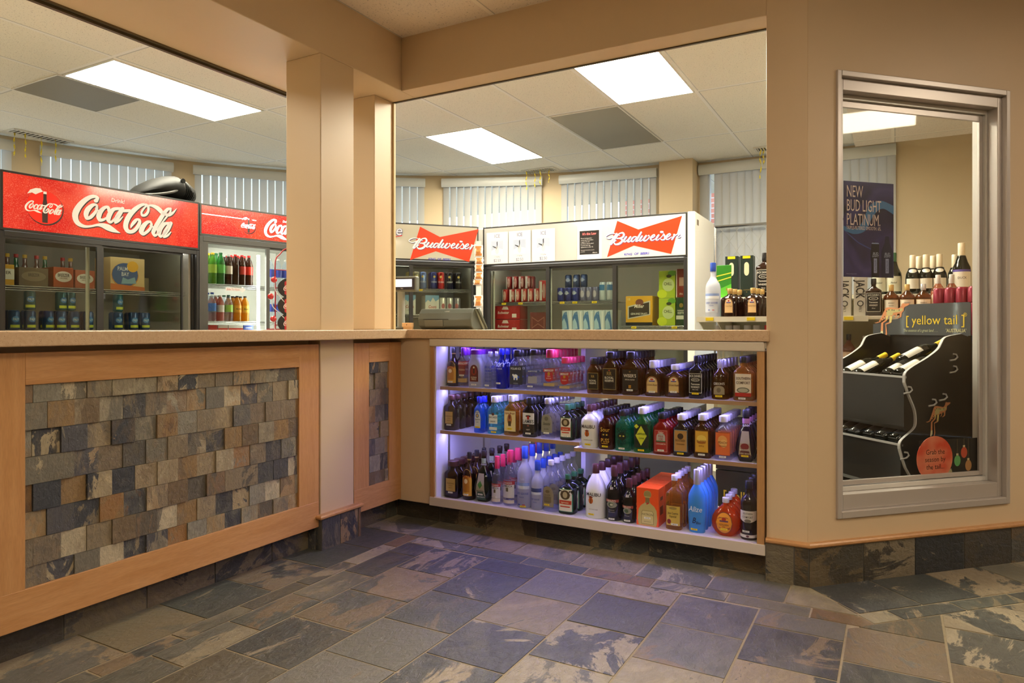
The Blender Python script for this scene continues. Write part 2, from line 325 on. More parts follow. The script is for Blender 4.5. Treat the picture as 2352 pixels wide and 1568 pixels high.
fl = M(); fl.add([(-8.5, -3.6, -.0022), (4.6, -3.6, -.0022), (4.6, 9, -.0022), (-8.5, 9, -.0022)], [(0, 1, 2, 3)], GROUT)
CX, CY = -.32, 3.127; q2 = .70711
def rect(x0, x1, y0, y1): return [(x0, y0), (x1, y0), (x1, y1), (x0, y1)]
for k in range(-16, 5):
    y = 1.39 + .31 * k
    tile(fl, [p for p in clip(rect(-2.55, -2.235, y, y + .31), 0, 2.9, 0, -1)])
for k in range(-17, 6):
    y = 1.26 + .29 * k; tile(fl, clip(rect(-2.235, -2.15, y, y + .29), 0, 2.9, 0, -1))
xs = [-2.15, -1.98] + [-1.98 + .3045 * i for i in range(1, 22)]
for i in range(len(xs) - 1):
    off = (0, .152)[i % 2]
    for k in range(-17, 14):
        y = 1.42 + off + .305 * k
        p = rect(xs[i], xs[i + 1], y, y + .305)
        p = clip(p, CX + .375 * q2, CY - .375 * q2, q2, -q2) if xs[i] > -.2 else clip(p, 0, 2.80, 0, -1)
        if p: tile(fl, p)
bis = (.22, .2)                                              # mitre where the right wall turns 45 degrees
for k in range(-4, 9):
    x = -1.61 + .307 * k
    p = clip(rect(x, x + .307, 2.90, 3.2), CX, CY, -bis[0], -bis[1]); p = clip(p, -2.55, 0, 1, 0) if p else p
    if p: tile(fl, p)
    p = clip(rect(x + .1, x + .407, 2.80, 2.90), CX, CY, -bis[0], -bis[1]); p = clip(p, -2.15, 0, 1, 0) if p else p
    if p: tile(fl, p)
for k in range(-1, 16):
    for a, b, o in ((.0, .285, 0), (.285, .375, .12)):
        s0 = .3 * k + o; s1 = s0 + .3
        p = [(CX + s * q2 + w * q2, CY + s * q2 - w * q2) for s, w in ((s0, a), (s1, a), (s1, b), (s0, b))]
        p = clip(p, CX, CY, bis[0], bis[1])
        if p: tile(fl, p)
struct(fl.build('floor'), 'slate tile floor in grey, tan and rust with pale grout')
f2 = M(); f2.box(-8.5, -2.66, -3.6, 9, -.002, .001, mat('shop_bounce_floor', (.86, .83, .76), .5)); f2.prism([(-2.66, 3.3), (-.35, 3.3), (2.6, 6.25), (2.6, 9), (-2.66, 9)], -.002, .001, mat('shop_bounce_floor')); struct(f2.build('floor'), 'unseen shop floor, made pale to bounce light')  # unseen floor added, kept pale to bounce light onto the ceiling
c = M(); c.box(XL - .0, 4.6, -3.6, YR, 2.72, 2.76, CEIL_OUT); c.box(-.32, 4.6, YR, 7, 2.72, 2.76, CEIL_OUT); struct(c.build('ceiling'), 'warm lit acoustic tile ceiling of the lobby')
c = M(); c.add([(-8.5, -3.6, 2.80), (-8.5, 9, 2.80), (2.7, 9, 2.80), (2.7, 3.2, 2.80), (-2.5, 3.2, 2.80), (-2.5, -3.6, 2.80)], [(0, 1, 2, 3, 4, 5)], CEIL_IN)
struct(c.build('ceiling'), 'pale acoustic tile ceiling of the shop')
# left counter wall: header beam, pier, low wall
w = M()
w.box(-3.05, XL, -3.6, 3.275, 2.42, 2.86, PAINT)
w.box(-2.684, XL, 2.50, 2.737, 0, 2.42, PAINT)                 # pier through the counter
w.box(-2.90, -2.62, 3.10, 3.275, 1.0695, 2.42, PAINT)            # corner post
w.box(-2.66, -2.53, -3.6, 3.275, 0, 1.0195, PAINT)               # low wall behind the panels
struct(w.build('wall_left', bevel=.004, seg=2), 'beige header, pier and low wall over the left counter')
w = M()
w.box(XL, -.485, YR, 3.275, 2.42, 2.86, PAINT)
w.box(-2.62, -2.243, YR, 3.275, .105, 1.02, PAINT)             # strip left of the display case
w.box(-2.62, -.47, 3.20, 3.24, 0, .105, PAINT)
w.prism([(-.485, YR), (-.32, YR), (-.32 - .06, 3.275), (-.485, 3.275)], 0, 2.86, PAINT)
struct(w.build('wall_right', bevel=.003), 'beige header and pier around the right hand opening')
# angled wall with its window hole: local u along the wall, b into the shop
FA = Fr(-.32, YR, R(45)); AT = Matrix.Translation((-.32, YR, 0)) @ Matrix.Rotation(R(45), 4, 'Z')
w = M(AT)
w.box(0, .15, 0, .145, 0, 2.86, PAINT); w.box(1.085, 4.3, 0, .145, 0, 2.86, PAINT)
w.box(.15, 1.085, 0, .145, 0, .285, PAINT); w.box(.15, 1.085, 0, .145, 2.155, 2.86, PAINT)
struct(w.build('wall_angled'), 'beige wall turned forty five degrees with a tall window')
w = M(); w.box(-8.5, 4.7, -3.7, -3.6, 0, 2.86, PAINT); w.box(4.6, 4.7, -3.6, 7, 0, 2.86, PAINT)
struct(w.build('wall_rear'), 'beige wall behind the viewer')
w = M(); w.box(2.6, 2.7, 6.2, 9, 0, 2.9, PAINT2); struct(w.build('wall_shop_right'), 'beige wall at the right end of the shop')
# curved back wall of the shop
AC = (-1.95, 1.96); AR = 5.19
def arc(a, r, z): return (AC[0] + r * cos(R(a)), AC[1] + r * sin(R(a)), z)
def arcwall(m, a0, a1, z0, z1, mt, t=.16):
    n = max(1, round((a1 - a0) / 1.5)); A = [a0 + (a1 - a0) * i / n for i in range(n + 1)]
    rs = [[arc(a, AR, z0), arc(a, AR + t, z0), arc(a, AR + t, z1), arc(a, AR, z1)] for a in A]; m.rings(rs, mt)
WIN = [(165.5, 177.6), (150.75, 162.8), (136.05, 148.2), (121.65, 133.5), (106.9, 119.1), (92.9, 104.3)]
w = M(); arcwall(w, 92.0, 262, 0, .9, PAINT2); arcwall(w, 92.0, 262, 2.75, 2.86, PAINT2)
e = [92.0] + [v for p in sorted(WIN) for v in p] + [262]
for i in range(0, len(e), 2): arcwall(w, e[i], e[i + 1], .9, 2.75, PAINT2)
struct(w.build('wall_back', smooth=30), 'curved beige back wall of the shop with a band of windows')
w = M(); w.box(-2.148, -1.80, 7.03, 7.28, 0, 2.86, PAINT2); w.box(-1.80, -1.73, 7.28, 7.44, 0, 2.86, PAINT2); w.box(-.01, 2.7, 7.28, 7.44, 0, 2.86, PAINT2)
w.box(-1.74, -.01, 7.28, 7.44, 2.765, 2.86, PAINT2); w.box(-1.74, -.01, 7.28, 7.44, 0, .5, PAINT2)
struct(w.build('wall_shop_back'), 'flat beige wall and pilaster right of the curved wall')
# track, base tiles and timber trims
t = M(); t.box(-3.065, -3.045, -3.6, 3.27, 2.40, 2.43, mat('dark_track', (.06, .045, .02), .4)); t.box(-3.045, -3.03, -3.6, 3.27, 2.412, 2.42, mat('bronze_track', (.16, .13, .08), .35, .6))
struct(t.build('trim_1'), 'dark metal shutter track under the left header')
t = M(); t.box(-2.62, -.485, 3.262, 3.276, 2.414, 2.419, mat('dark_track')); t.box(-2.619, -2.607, 3.262, 3.277, 1.07, 2.414, mat('cream_strip', (.62, .5, .28), .5))
struct(t.build('trim_2'), 'thin edge strip of the right hand opening')
def basetiles(name, T, a0, a1, h, step, off=0., mt=None, thick=.02):
    m = M(T); m.box(a0, a1, .002, thick + .004, 0, h, GROUT_D); a = a0; k = 0
    while a < a1 - .01:
        b = min(a1, a + (step if k or not off else off)); m.cur = (random.random() + .001, random.random(), random.random())
        m.box(a + .003, b - .003, -random.uniform(0, .002), thick, 0, h, mt or SLATE_B); m.cur = (0, 0, 0); a = b; k += 1
    return struct(m.build(name))
TL = Matrix.Translation((-2.52, -3.0, 0)) @ Matrix.Rotation(R(90), 4, 'Z')
TL2 = Matrix.Translation((-2.52, 0, 0)) @ Matrix.Rotation(R(90), 4, 'Z')
basetiles('baseboard_left', TL2, -3.4, 2.49, .112, .305, .17)
basetiles('baseboard_left', TL2, 2.775, 3.18, .112, .305)
basetiles('baseboard_right', Matrix.Translation((-2.52, 3.183, 0)), 0, 2.03, .112, .3)
basetiles('baseboard_pier', Matrix.Translation((XL + .02, 2.487, 0)) @ Matrix.Rotation(R(90), 4, 'Z'), 0, .283, .152, .13, mt=SLATE_W, thick=.02)
basetiles('baseboard_pier', Matrix.Translation((-2.6, 2.487, 0)), 0, .15, .152, .13, mt=SLATE_W, thick=.012)
basetiles('baseboard_pier', Matrix.Translation((-.487, YR - .015, 0)), 0, .173, .163, .115, mt=SLATE_B, thick=.014)
basetiles('baseboard_angled', Matrix.Translation((-.314, YR - .015, 0)) @ Matrix.Rotation(R(45), 4, 'Z'), 0, 4.2, .163, .275, mt=SLATE_B, thick=.02)
def moulding(name, pts, z, d=.028, h=.02):
    """half round wooden cap running along pts (outer line)"""
    m = M(); prof = [(0, 0), (d * .8, 0), (d, h * .3), (d, h * .7), (d * .8, h), (0, h)]
    rs = []
    for x, y, nx, ny in pts: rs.append([(x + nx * a, y + ny * a, z + b) for a, b in prof])
    m.rings(rs, MAPLE_X); return struct(m.build(name))
moulding('trim_3', [(-2.6, 2.50, 0, -1), (XL, 2.50, 1.1, -1), (XL, 2.737, 1.1, 1.1), (XL - .04, 2.737, 0, 1.)], .152, .034)
moulding('trim_4', [(-.485, YR, 0, -1), (-.32, YR, .41, -1), (-.32 + 4.2 * q2, YR + 4.2 * q2, q2, -q2)], .163, .026)
# ---------------- windows of the curved wall and their blinds ----------------
VALANCE = mat('white_valance', (.60, .61, .58), .35); FRW = mat('white_window_frame', (.75, .77, .78), .4)
def slatmat():
    g = G('blind_slat'); g.t.nodes.remove(g.b); d = g.n('BsdfDiffuse'); d.inputs[0].default_value = (.52, .51, .47, 1)
    t = g.n('BsdfTranslucent'); t.inputs[0].default_value = (.75, .74, .70, 1); m = g.n('MixShader', i_0=.24)
    g.l(d.outputs[0], m.inputs[1]); g.l(t.outputs[0], m.inputs[2]); g.l(m.outputs[0], g.out.inputs[0]); return g.m
SLAT = slatmat()
def window(name, p0, p1, z0, z1, inside=1):
    a = atan2(p1[1] - p0[1], p1[0] - p0[0]); L = hypot(p1[0] - p0[0], p1[1] - p0[1])
    o = bpy.data.objects.new(name, None); COL.objects.link(o); o.location = (p0[0], p0[1], 0); o.rotation_euler = (0, 0, a); struct(o)
    m = M(); f = .035
    m.box(0, L, .04, .1, z0, z0 + f, FRW); m.box(0, L, .04, .1, z1 - f, z1, FRW); m.box(0, f, .04, .1, z0 + f, z1 - f, FRW); m.box(L - f, L, .04, .1, z0 + f, z1 - f, FRW)
    m.build('window_frame', o); m = M(); m.box(f, L - f, .068, .074, z0 + f, z1 - f, PANE); m.build('pane', o); return o, a, L
def blind(p0, a, L, ztop, zbot, label, tilt=32, gaps=(), vh=.09, group='vertical blinds along the curved wall', sp=.083, open0=0.):
    b = thing('vertical_blind', label, 'blind', (p0[0], p0[1], 0), a, group)
    m = M(); pr = [(0, ztop), (0, ztop - vh), (-.05, ztop - vh - .006), (-.066, ztop - vh * .8), (-.07, ztop - vh * .5), (-.066, ztop - vh * .2), (-.05, ztop)]
    m.prism(pr, -.015, L + .015, VALANCE, 0); m.build('valance', b, smooth=40)
    m = M(); n = int((L - open0) / sp); w = .089
    for i in range(n + 1):
        x = .03 + open0 + i * (L - .06 - open0) / n
        if any(g0 < x < g1 for g0, g1 in gaps): continue
        t = R(tilt + random.uniform(-3, 3)); c_, s_ = cos(t) * w / 2, sin(t) * w / 2; y = -.005
        bow = .006; v = []
        for zz in (zbot, ztop - vh + .01):
            v += [(x - c_, y + s_ * .5 - 0.0, zz), (x, y - bow, zz), (x + c_, y - s_ * .5, zz)]
        m.add(v, [(0, 1, 4, 3), (1, 2, 5, 4)], SLAT)
    m.build('slats', b, smooth=60)
    m = M(); m.box(0, L, -.03, .01, ztop - vh + .008, ztop - vh + .02, VALANCE); m.build('head_rail', b); return b
BL = ['at the far left edge of the view', 'above the nearer red cooler sign', 'above the farther red cooler, beside the pier', 'just right of the corner post', 'in the middle of the right opening', 'left of the beige pilaster']
for i, (a0, a1) in enumerate(WIN):
    p1, p0 = arc(a0, AR, 0), arc(a1, AR, 0)
    window('window_%d' % (i + 1), p0, p1, .9, 2.75)
    a = atan2(p1[1] - p0[1], p1[0] - p0[0]); L = hypot(p1[0] - p0[0], p1[1] - p0[1])
    q = (p0[0] + sin(a) * .03, p0[1] - cos(a) * .03)
    blind(q, a, L, 2.752, 1.0, 'white vertical blind and valance ' + BL[i], tilt=(38, 40, 42, 36, 38, 34)[i])
w6, a6, L6 = window('window_7', (-1.73, 7.28), (-.01, 7.28), .5, 2.765)
blind((-1.77, 7.26), 0, 1.76, 2.762, 1.9 - .9, 'wide vertical blind right of the pilaster with a narrow gap showing brick', tilt=16, gaps=((.085, .14),), vh=.10, group='', sp=.075)
m = M()                                                          # rail and chain link grille in front of the flat window
m.tube([(-1.6, 7.15, 2.10), (-.1, 7.15, 2.10)], .017, CHROME); m.tube([(-1.6, 7.15, .6), (-1.6, 7.15, 2.10)], .014, CHROME); m.tube([(-.1, 7.15, .6), (-.1, 7.15, 2.10)], .014, CHROME)
g_ = thing('security_grille', 'chain link security grille on a steel rail before the wide window', 'grille'); m.build('rail', g_)
m = M(); DI = .14
WIRE = mat('galvanised_wire', (.55, .54, .5), .5, .2)
for i in range(-8, 16):
    for s_ in (1, -1):
        z0, z1 = .95, 2.09; x0 = -1.6 + i * DI; x1 = x0 + s_ * (z1 - z0) * .70
        # clip to the frame
        def atx(x): return z0 + (x - x0) / (x1 - x0) * (z1 - z0)
        za, zb = sorted((atx(-1.6), atx(-.1))); za = max(za, z0); zb = min(zb, z1)
        if zb - za < .05: continue
        def X(z): return x0 + (x1 - x0) * (z - z0) / (z1 - z0)
        m.tube([(X(za), 7.15, za), (X(zb), 7.15, zb)], .0022, WIRE, 4)
m.build('chain_link_mesh', g_)
# brick building across the street
g = G('red_brick'); br = g.n('TexBrick'); g.l(g.co((1, 1, 1)), br.inputs['Vector'])
mp = br.inputs['Vector'].links[0].from_node; mp.inputs['Rotation'].default_value = (R(90), 0, 0)
br.inputs['Scale'].default_value = 1; br.inputs['Brick Width'].default_value = .3; br.inputs['Row Height'].default_value = .11; br.inputs['Mortar Size'].default_value = .012
br.inputs['Color1'].default_value = (.5, .17, .11, 1); br.inputs['Color2'].default_value = (.62, .25, .18, 1); br.inputs['Mortar'].default_value = (.6, .5, .45, 1)
g.l(br.outputs[0], g.b.inputs['Base Color']); g.b.inputs['Roughness'].default_value = .9
bd = thing('brick_building', 'red brick building seen through the gap in the wide blind', 'building', (-3.9, 15, 0))
m = M(); m.box(-1.5, 1.9, 0, 5, 0, 4.05, g.m); m.build('wall', bd); m = M(); m.box(-1.56, 1.96, -.06, 5.06, 4.05, 4.2, mat('stone_coping', (.5, .48, .44), .8)); m.build('coping', bd)
m = M(); m.box(-14, 8, 7.8, 30, -.3, -.05, mat('asphalt', (.08, .08, .08), .9)); struct(m.build('floor_outside'), 'dark street outside the shop')
# ---------------- window in the angled wall ----------------
wa = bpy.data.objects.new('window_8', None); COL.objects.link(wa); wa.location = (-.32, YR, 0); wa.rotation_euler = (0, 0, R(45)); struct(wa, 'tall aluminium framed window in the angled wall')
def ring(m, u0, u1, z0, z1, w, b0, b1, mt, wb=None, wt=None):
    wb = wb or w; wt = wt or w
    m.box(u0, u0 + w, b0, b1, z0, z1, mt); m.box(u1 - w, u1, b0, b1, z0, z1, mt)
    m.box(u0 + w, u1 - w, b0, b1, z0, z0 + wb, mt); m.box(u0 + w, u1 - w, b0, b1, z1 - wt, z1, mt)
m = M(); ring(m, .14, 1.095, .272, 2.17, .022, -.012, .03, ALU, .03, .025); m.build('outer_casing', wa, bevel=.003)
m = M(); ring(m, .162, 1.073, .302, 2.145, .026, .012, .10, ALU, .065, .05); m.build('window_frame', wa, bevel=.002)
m = M(); ring(m, .188, 1.047, .367, 2.095, .012, .06, .13, mat('pale_reveal', (.66, .64, .60), .3, .2), .02, .02); ring(m, .196, 1.035, .39, 2.075, .02, .075, .088, ALU, .02, .03); m.build('glazing_stop', wa, bevel=.002)
m = M(); m.box(.20, 1.03, .079, .084, .40, 2.05, PANE); m.build('pane', wa)
# ---------------- counter wall panels ----------------
def panel(name, label, y0, y1, o0, o1):
    t = thing(name, label, 'wall panel', (XL, 0, 0)); d = -.022
    m = M(); m.box(d, 0, y0, o0, .23 - .115, 1.0, MAPLE_Z); m.build('stile', t, bevel=.0015)
    m = M(); m.box(d, 0, o1, y1, .23 - .115, 1.0, MAPLE_Z); m.build('stile', t, bevel=.0015)
    m = M(); m.box(d, .0005, o0, o1, .895, 1.0, MAPLE_Y); m.build('top_rail', t, bevel=.0015)
    m = M(); m.box(d, .0005, y0 + .0, y1, .114, .238, MAPLE_Y); m.build('bottom_rail', t, bevel=.0015)
    m = M(); m.box(-.04, -.018, o0 - .02, o1 + .02, .2, .92, GROUT_D)
    zs = [.238, .305, .393, .482, .571, .66, .748, .836, .897]
    for r in range(8):
        y = o0 - random.uniform(.02, .07) if r % 2 else o0 - .005 - .0435 * ((r + 1) % 2)
        y = 1.217 - .087 * 3 + (0.0435 if r % 2 == 0 else 0)
        while y < o1:
            a, b = max(y, o0), min(y + .0868, o1)
            if b - a > .008:
                m.cur = (random.random() + .001, random.random(), random.random() ** 1.5)
                m.box(-.02, -.014 + random.uniform(0, .012), a + .0006, b - .0006, zs[r] + .0006, zs[r + 1] - .0006, SLATE_W); m.cur = (0, 0, 0)
            y += .0868
    m.build('slate_mosaic', t); return t
panel('counter_panel', 'long maple framed panel of slate mosaic under the left counter', -1.4, 2.489, 1.192, 2.362)
panel('counter_panel', 'narrow maple framed panel of slate mosaic between the pier and the corner', 2.739, 3.1285, 2.856, 3.023)
# corner bead strips at the pier
# countertop
ct = M(); ct.prism([(-2.39, -1.5), (-2.39, 3.105), (-.47, 3.105), (-.47, YR - .001), (-.487, YR - .001), (-.487, 3.76), (-3.1, 3.76), (-3.1, 2.6185), (-2.6855, 2.6185), (-2.6855, 2.7385), (-2.4485, 2.7385), (-2.4485, 2.4985), (-2.6855, 2.4985), (-2.6855, 2.618), (-3.1, 2.618), (-3.1, -1.5)], 1.0205, 1.069, QUARTZ)
tag(ct.build('countertop', bevel=.004, seg=2), 'long speckled beige quartz countertop turning the corner', 'countertop')
# ---------------- display case ----------------
DX0, DX1, DYF, DYB = -2.243, -.487, 3.115, 3.72
dc = thing('display_case', 'lit bottle display case with glass front under the right counter', 'display case')
MWOOD = wood_mat('case_edge_wood', (.42, .22, .08), (.50, .28, .12), 2); SHW = mat('shelf_edge_wood', (.40, .235, .13), .4); SHT = mat('shelf_top_white', (.72, .70, .70), .35); CASEW = mat('case_white_melamine', (.80, .79, .78), .4)
m = M(); m.box(DX0, DX1, DYF - .004, DYF + .02, .105, .152, ALU_W); m.build('bottom_trim', dc, bevel=.002)
m = M(); m.box(DX0, DX1 - .003, DYF - .006, DYF + .02, .978, 1.019, mat('cream_metal_trim', (.62, .55, .44), .4, .1)); m.build('top_trim', dc, bevel=.005)
m = M(); m.box(DX0 + .004, DX0 + .03, DYF, DYB, .152, .978, MWOOD); m.build('side_panel', dc)
m = M(); m.box(DX0 + .03, DX0 + .036, DYF + .01, DYB, .14, .99, CASEW); m.build('side_lining', dc)
m = M(); m.box(DX1 - .034, DX1 - .004, DYF, DYB, .152, .978, MWOOD); m.build('side_panel', dc)
m = M(); m.box(DX0 + .03, DX1 - .034, DYF + .02, DYB, .11, .14, SHT); m.build('deck', dc)
m = M(); m.box(DX0 + .03, DX1 - .034, DYF + .02, DYB, .985, 1.012, CASEW); m.build('case_top', dc)
m = M(); m.box(DX0 + .036, -1.93, DYB - .014, DYB, .14, .985, CASEW); m.build('back_panel', dc)
m = M(); m.box(-1.462, -1.437, 3.40, DYB, .14, .985, CASEW); m.build('divider', dc)
m = M(); m.box(DX0 + .03, DX1 - .034, DYF + .022, DYF + .027, .15, .98, PANE); m.build('glass_front', dc)
def shelf(x0, x1, z, y0=3.165, y1=3.66):
    o = M(); o.box(x0, x1, y0 + .003, y1, z - .018, z, SHT); o = o.build('shelf', dc)
    e = M(); e.box(x0, x1, y0, y0 + .003, z - .018, z, SHW); e.build('shelf_edge', o)
shelf(DX0 + .036, DX1 - .034, .755); shelf(DX0 + .036, -1.372, .512); shelf(-1.40, DX1 - .034, .484)
for x in (DX0 + .04, -1.93): pass
for y in (3.24, 3.62):
    m = M(); m.box(DX0 + .036, DX0 + .041, y, y + .014, .15, .98, mat('shelf_standard', (.45, .43, .36), .35, .9)); m.build('shelf_standard', dc)
LED = mat('led_strip', (.36, .32, 1.), .5, 0, L_CASE)
for x0, x1, z in ((DX0 + .05, DX1 - .05, .978), (DX0 + .05, -1.40, .729), (-1.39, DX1 - .05, .729), (DX0 + .05, -1.40, .486), (-1.38, DX1 - .05, .458)):
    m = M(); m.box(x0, x1, 3.196, 3.208, z + .0056, z + .0079, LED); m.build('led_strip', dc)
# ---------------- lights of the place, with added unseen panels ----------------
def troffer(name, label, x0, x1, y0, y1, z, st, colr, group):
    t = thing(name, label, 'light', ((x0 + x1) / 2, (y0 + y1) / 2, z), 0, group); hx, hy = (x1 - x0) / 2, (y1 - y0) / 2
    m = M(); ring_ = [(-hx, -hy), (hx, -hy), (hx, hy), (-hx, hy)]
    for a, b, c_, d_ in ((-hx - .012, hx + .012, -hy - .012, -hy), (-hx - .012, hx + .012, hy, hy + .012), (-hx - .012, -hx, -hy, hy), (hx, hx + .012, -hy, hy)): m.box(a, b, c_, d_, -.008, -.001, WHITE)
    m.build('frame', t); m = M(); m.box(-hx, hx, -hy, hy, -.005, -.001, mat('diffuser_%.1f_%s' % (st, name), colr, .5, 0, st)); m.build('diffuser', t); return t
SW = (1., .93, .74)
GL = 'ceiling light panels of the shop'
troffer('ceiling_light', 'bright light panel beside the square air return over the red coolers', -4.94, -4.385, 2.65, 3.83, 2.80, L_SHOP, SW, GL)
troffer('ceiling_light', 'bright light panel cut off by the header at the upper right opening', -1.855, -1.29, 3.88, 5.05, 2.80, L_SHOP, SW, GL)
troffer('ceiling_light', 'soft edged light panel in the middle of the shop ceiling', -3.69, -3.11, 5.07, 6.245, 2.80, L_SHOP, SW, GL)
troffer('ceiling_light', 'added unseen light panel in the shop ceiling behind the angled window', -.62, -.04, 4.30, 5.47, 2.80, L_SHOP, SW, GL)  # unseen panel added for more light in the shop
troffer('ceiling_light', 'added unseen light panel at the left of the shop, behind the header', -4.3, -3.73, -.4, .77, 2.80, L_SHOP, SW, GL)  # another unseen panel put in to light the shop
LW = (1., .83, .62)
for i, (x, y) in enumerate(((.2, .9), (.2, -1.6), (2.4, .9), (2.6, 3.4))):  # unseen panels added to light the lobby
    troffer('ceiling_light', 'unseen warm light panel added to the lobby ceiling, number %s' % ('one', 'two', 'three', 'four')[i], x - .3, x + .3, y - .3, y + .3, 2.72, L_LOBBY * 4, LW, 'added lobby light panels')
dl = thing('downlight', 'recessed round downlight in the lobby ceiling near the angled window', 'light', (.25, 2.35, 2.72)); m = M(); m.lathe([(.06, -.001), (.085, -.001), (.09, -.008), (.062, -.012)], WHITE, seg=24); m.build('trim_ring', dl, smooth=40)
sl = bpy.data.lights.new('lamp', 'SPOT'); sl.energy = L_SPOT; sl.color = (1, .88, .7); sl.spot_size = R(62); sl.spot_blend = .9; sl.shadow_soft_size = .05; so = bpy.data.objects.new('lamp', sl); COL.objects.link(so); so.parent = dl; so.location = (0, 0, -.02)
def grille_tile(label, x0, x1, y0, y1):
    t = thing('air_return', label, 'vent', ((x0 + x1) / 2, (y0 + y1) / 2, 2.80), 0, 'perforated air returns'); hx, hy = (x1 - x0) / 2, (y1 - y0) / 2
    g = MATS.get('perforated_metal')
    if not g:
        gg = G('perforated_metal'); v = gg.n('TexVoronoi', distance='EUCLIDEAN'); v.inputs['Scale'].default_value = 95; v.inputs['Randomness'].default_value = 0
        gg.l(gg.co(), v.inputs['Vector']); gg.l(gg.ramp(v.outputs['Distance'], [(.3, (.07, .06, .045)), (.4, (.22, .20, .15))]), gg.b.inputs['Base Color']); g = gg.m
    m = M(); m.box(-hx, hx, -hy, hy, -.006, -.001, g); m.build('perforated_plate', t)
    m = M()
    for a, b, c_, d_ in ((-hx - .01, hx + .01, -hy - .01, -hy), (-hx - .01, hx + .01, hy, hy + .01), (-hx - .01, -hx, -hy, hy), (hx, hx + .01, -hy, hy)): m.box(a, b, c_, d_, -.008, -.001, WHITE)
    m.build('frame', t)
grille_tile('square perforated air return beside the left light panel', -5.55, -4.975, 2.62, 3.21)
grille_tile('long perforated air return in the shop ceiling right of the centre', -2.465, -1.885, 5.09, 6.25)
YEL = mat('yellow_streamer', (.75, .6, .05), .4)
def vent(label, x0, x1, y0, y1, pts):
    t = thing('ceiling_vent', label, 'vent', ((x0 + x1) / 2, (y0 + y1) / 2, 2.80), 0); hx, hy = (x1 - x0) / 2, (y1 - y0) / 2
    m = M(); m.box(-hx, hx, -hy, hy, -.004, -.001, mat('vent_dark', (.06, .05, .03), .6)); m.build('opening', t)
    m = M()
    for a, b, c_, d_ in ((-hx - .02, hx + .02, -hy - .02, -hy), (-hx - .02, hx + .02, hy, hy + .02), (-hx - .02, -hx, -hy, hy), (hx, hx + .02, -hy, hy)): m.box(a, b, c_, d_, -.01, -.001, WHITE)
    m.build('frame', t); m = M(); n = 12
    for i in range(n):
        if hx > hy: x = -hx + (i + .5) * 2 * hx / n; m.box(x - .004, x + .004, -hy, hy, -.012, -.005, WHITE)
        else: y = -hy + (i + .5) * 2 * hy / n; m.box(-hx, hx, y - .004, y + .004, -.012, -.005, WHITE)
    m.build('louvres', t)
    for j, (x, y, l) in enumerate(pts):
        m = M(); p = []; ph = random.random() * 6
        for i in range(13):
            z = -.012 - l * i / 12; p.append((x - (x0 + x1) / 2 + .006 * sin(i * .8 + ph), y - (y0 + y1) / 2, z))
        v = []
        for i, q in enumerate(p): w_ = .007; a = i * .9 + ph; v += [(q[0] - w_ * cos(a), q[1] - w_ * sin(a), q[2]), (q[0] + w_ * cos(a), q[1] + w_ * sin(a), q[2])]
        m.add(v, [(2 * i, 2 * i + 1, 2 * i + 3, 2 * i + 2) for i in range(12)], YEL); m.build('streamer', t)
vent('louvred ceiling vent with yellow streamers before the middle blind', -3.56, -3.22, 6.69, 6.83, [(-3.53, 6.70, .20), (-3.44, 6.73, .19), (-3.36, 6.70, .17), (-3.27, 6.73, .14)])
vent('louvred ceiling vent with yellow streamers at the far left', -6.78, -6.66, 3.16, 3.62, [(-6.76, 3.2, .2), (-6.7, 3.26, .21), (-6.72, 3.4, .25), (-6.68, 3.5, .2)])
vent('ceiling vent with a yellow streamer at the right edge of the opening', -1.17, -.86, 6.92, 7.06, [(-1.13, 6.95, .28), (-1.1, 6.93, .16)])
# ---------------- bottles ----------------
GL_ = {'clear': mixglass('clear_bottle', (.92, .93, .97), .07, (.85, .86, .95)), 'frost': mixglass('frosted_bottle', (.6, .62, .7), .72, (.80, .82, .90), .35), 'white': mat('white_bottle', (.85, .84, .84), .25, coat=.5),
       'amber': mixglass('amber_liquid', (.42, .18, .03), .15, (.35, .13, .02)), 'brown': mixglass('brown_liquid', (.16, .06, .03), .45, (.055, .022, .012)), 'blue': mixglass('cobalt_bottle', (.03, .06, .75), .35, (.01, .03, .62)),
       'sky': mixglass('pale_blue_bottle', (.20, .50, .95), .3, (.10, .35, .85)), 'teal': mixglass('aqua_bottle', (.35, .85, .88), .2, (.25, .7, .75)), 'gold': mixglass('gold_liquid', (.85, .55, .16), .25, (.6, .33, .06)),
       'dark': mixglass('dark_bottle', (.03, .02, .02), .8, (.016, .012, .012)), 'green': mixglass('dark_green_bottle', (.02, .05, .025), .7, (.008, .018, .01)), 'red': mixglass('red_liquid', (.75, .04, .03), .4, (.6, .02, .015)),
       'maroon': mixglass('maroon_liquid', (.25, .02, .02), .5, (.12, .01, .012)), 'mint': mixglass('green_liquid', (.10, .72, .50), .3, (.04, .45, .28)), 'lime': mixglass('lime_liquid', (.10, .60, .28), .3, (.04, .4, .12)),
       'orange': mixglass('orange_liquid', (1., .25, .02), .4, (.85, .13, .01)), 'azure': mat('azure_frosted_bottle', (.04, .26, .80), .3, coat=.2), 'aqua': mat('aqua_frosted_bottle', (.02, .50, .60), .3, coat=.2), 'purpledark': mixglass('plum_bottle', (.05, .02, .06), .8, (.02, .01, .03)),
       'rose': mixglass('rose_liquid', (.75, .42, .30), .3, (.5, .22, .13)), 'wine': mixglass('wine_bottle', (.02, .03, .02), .8, (.01, .014, .009))}
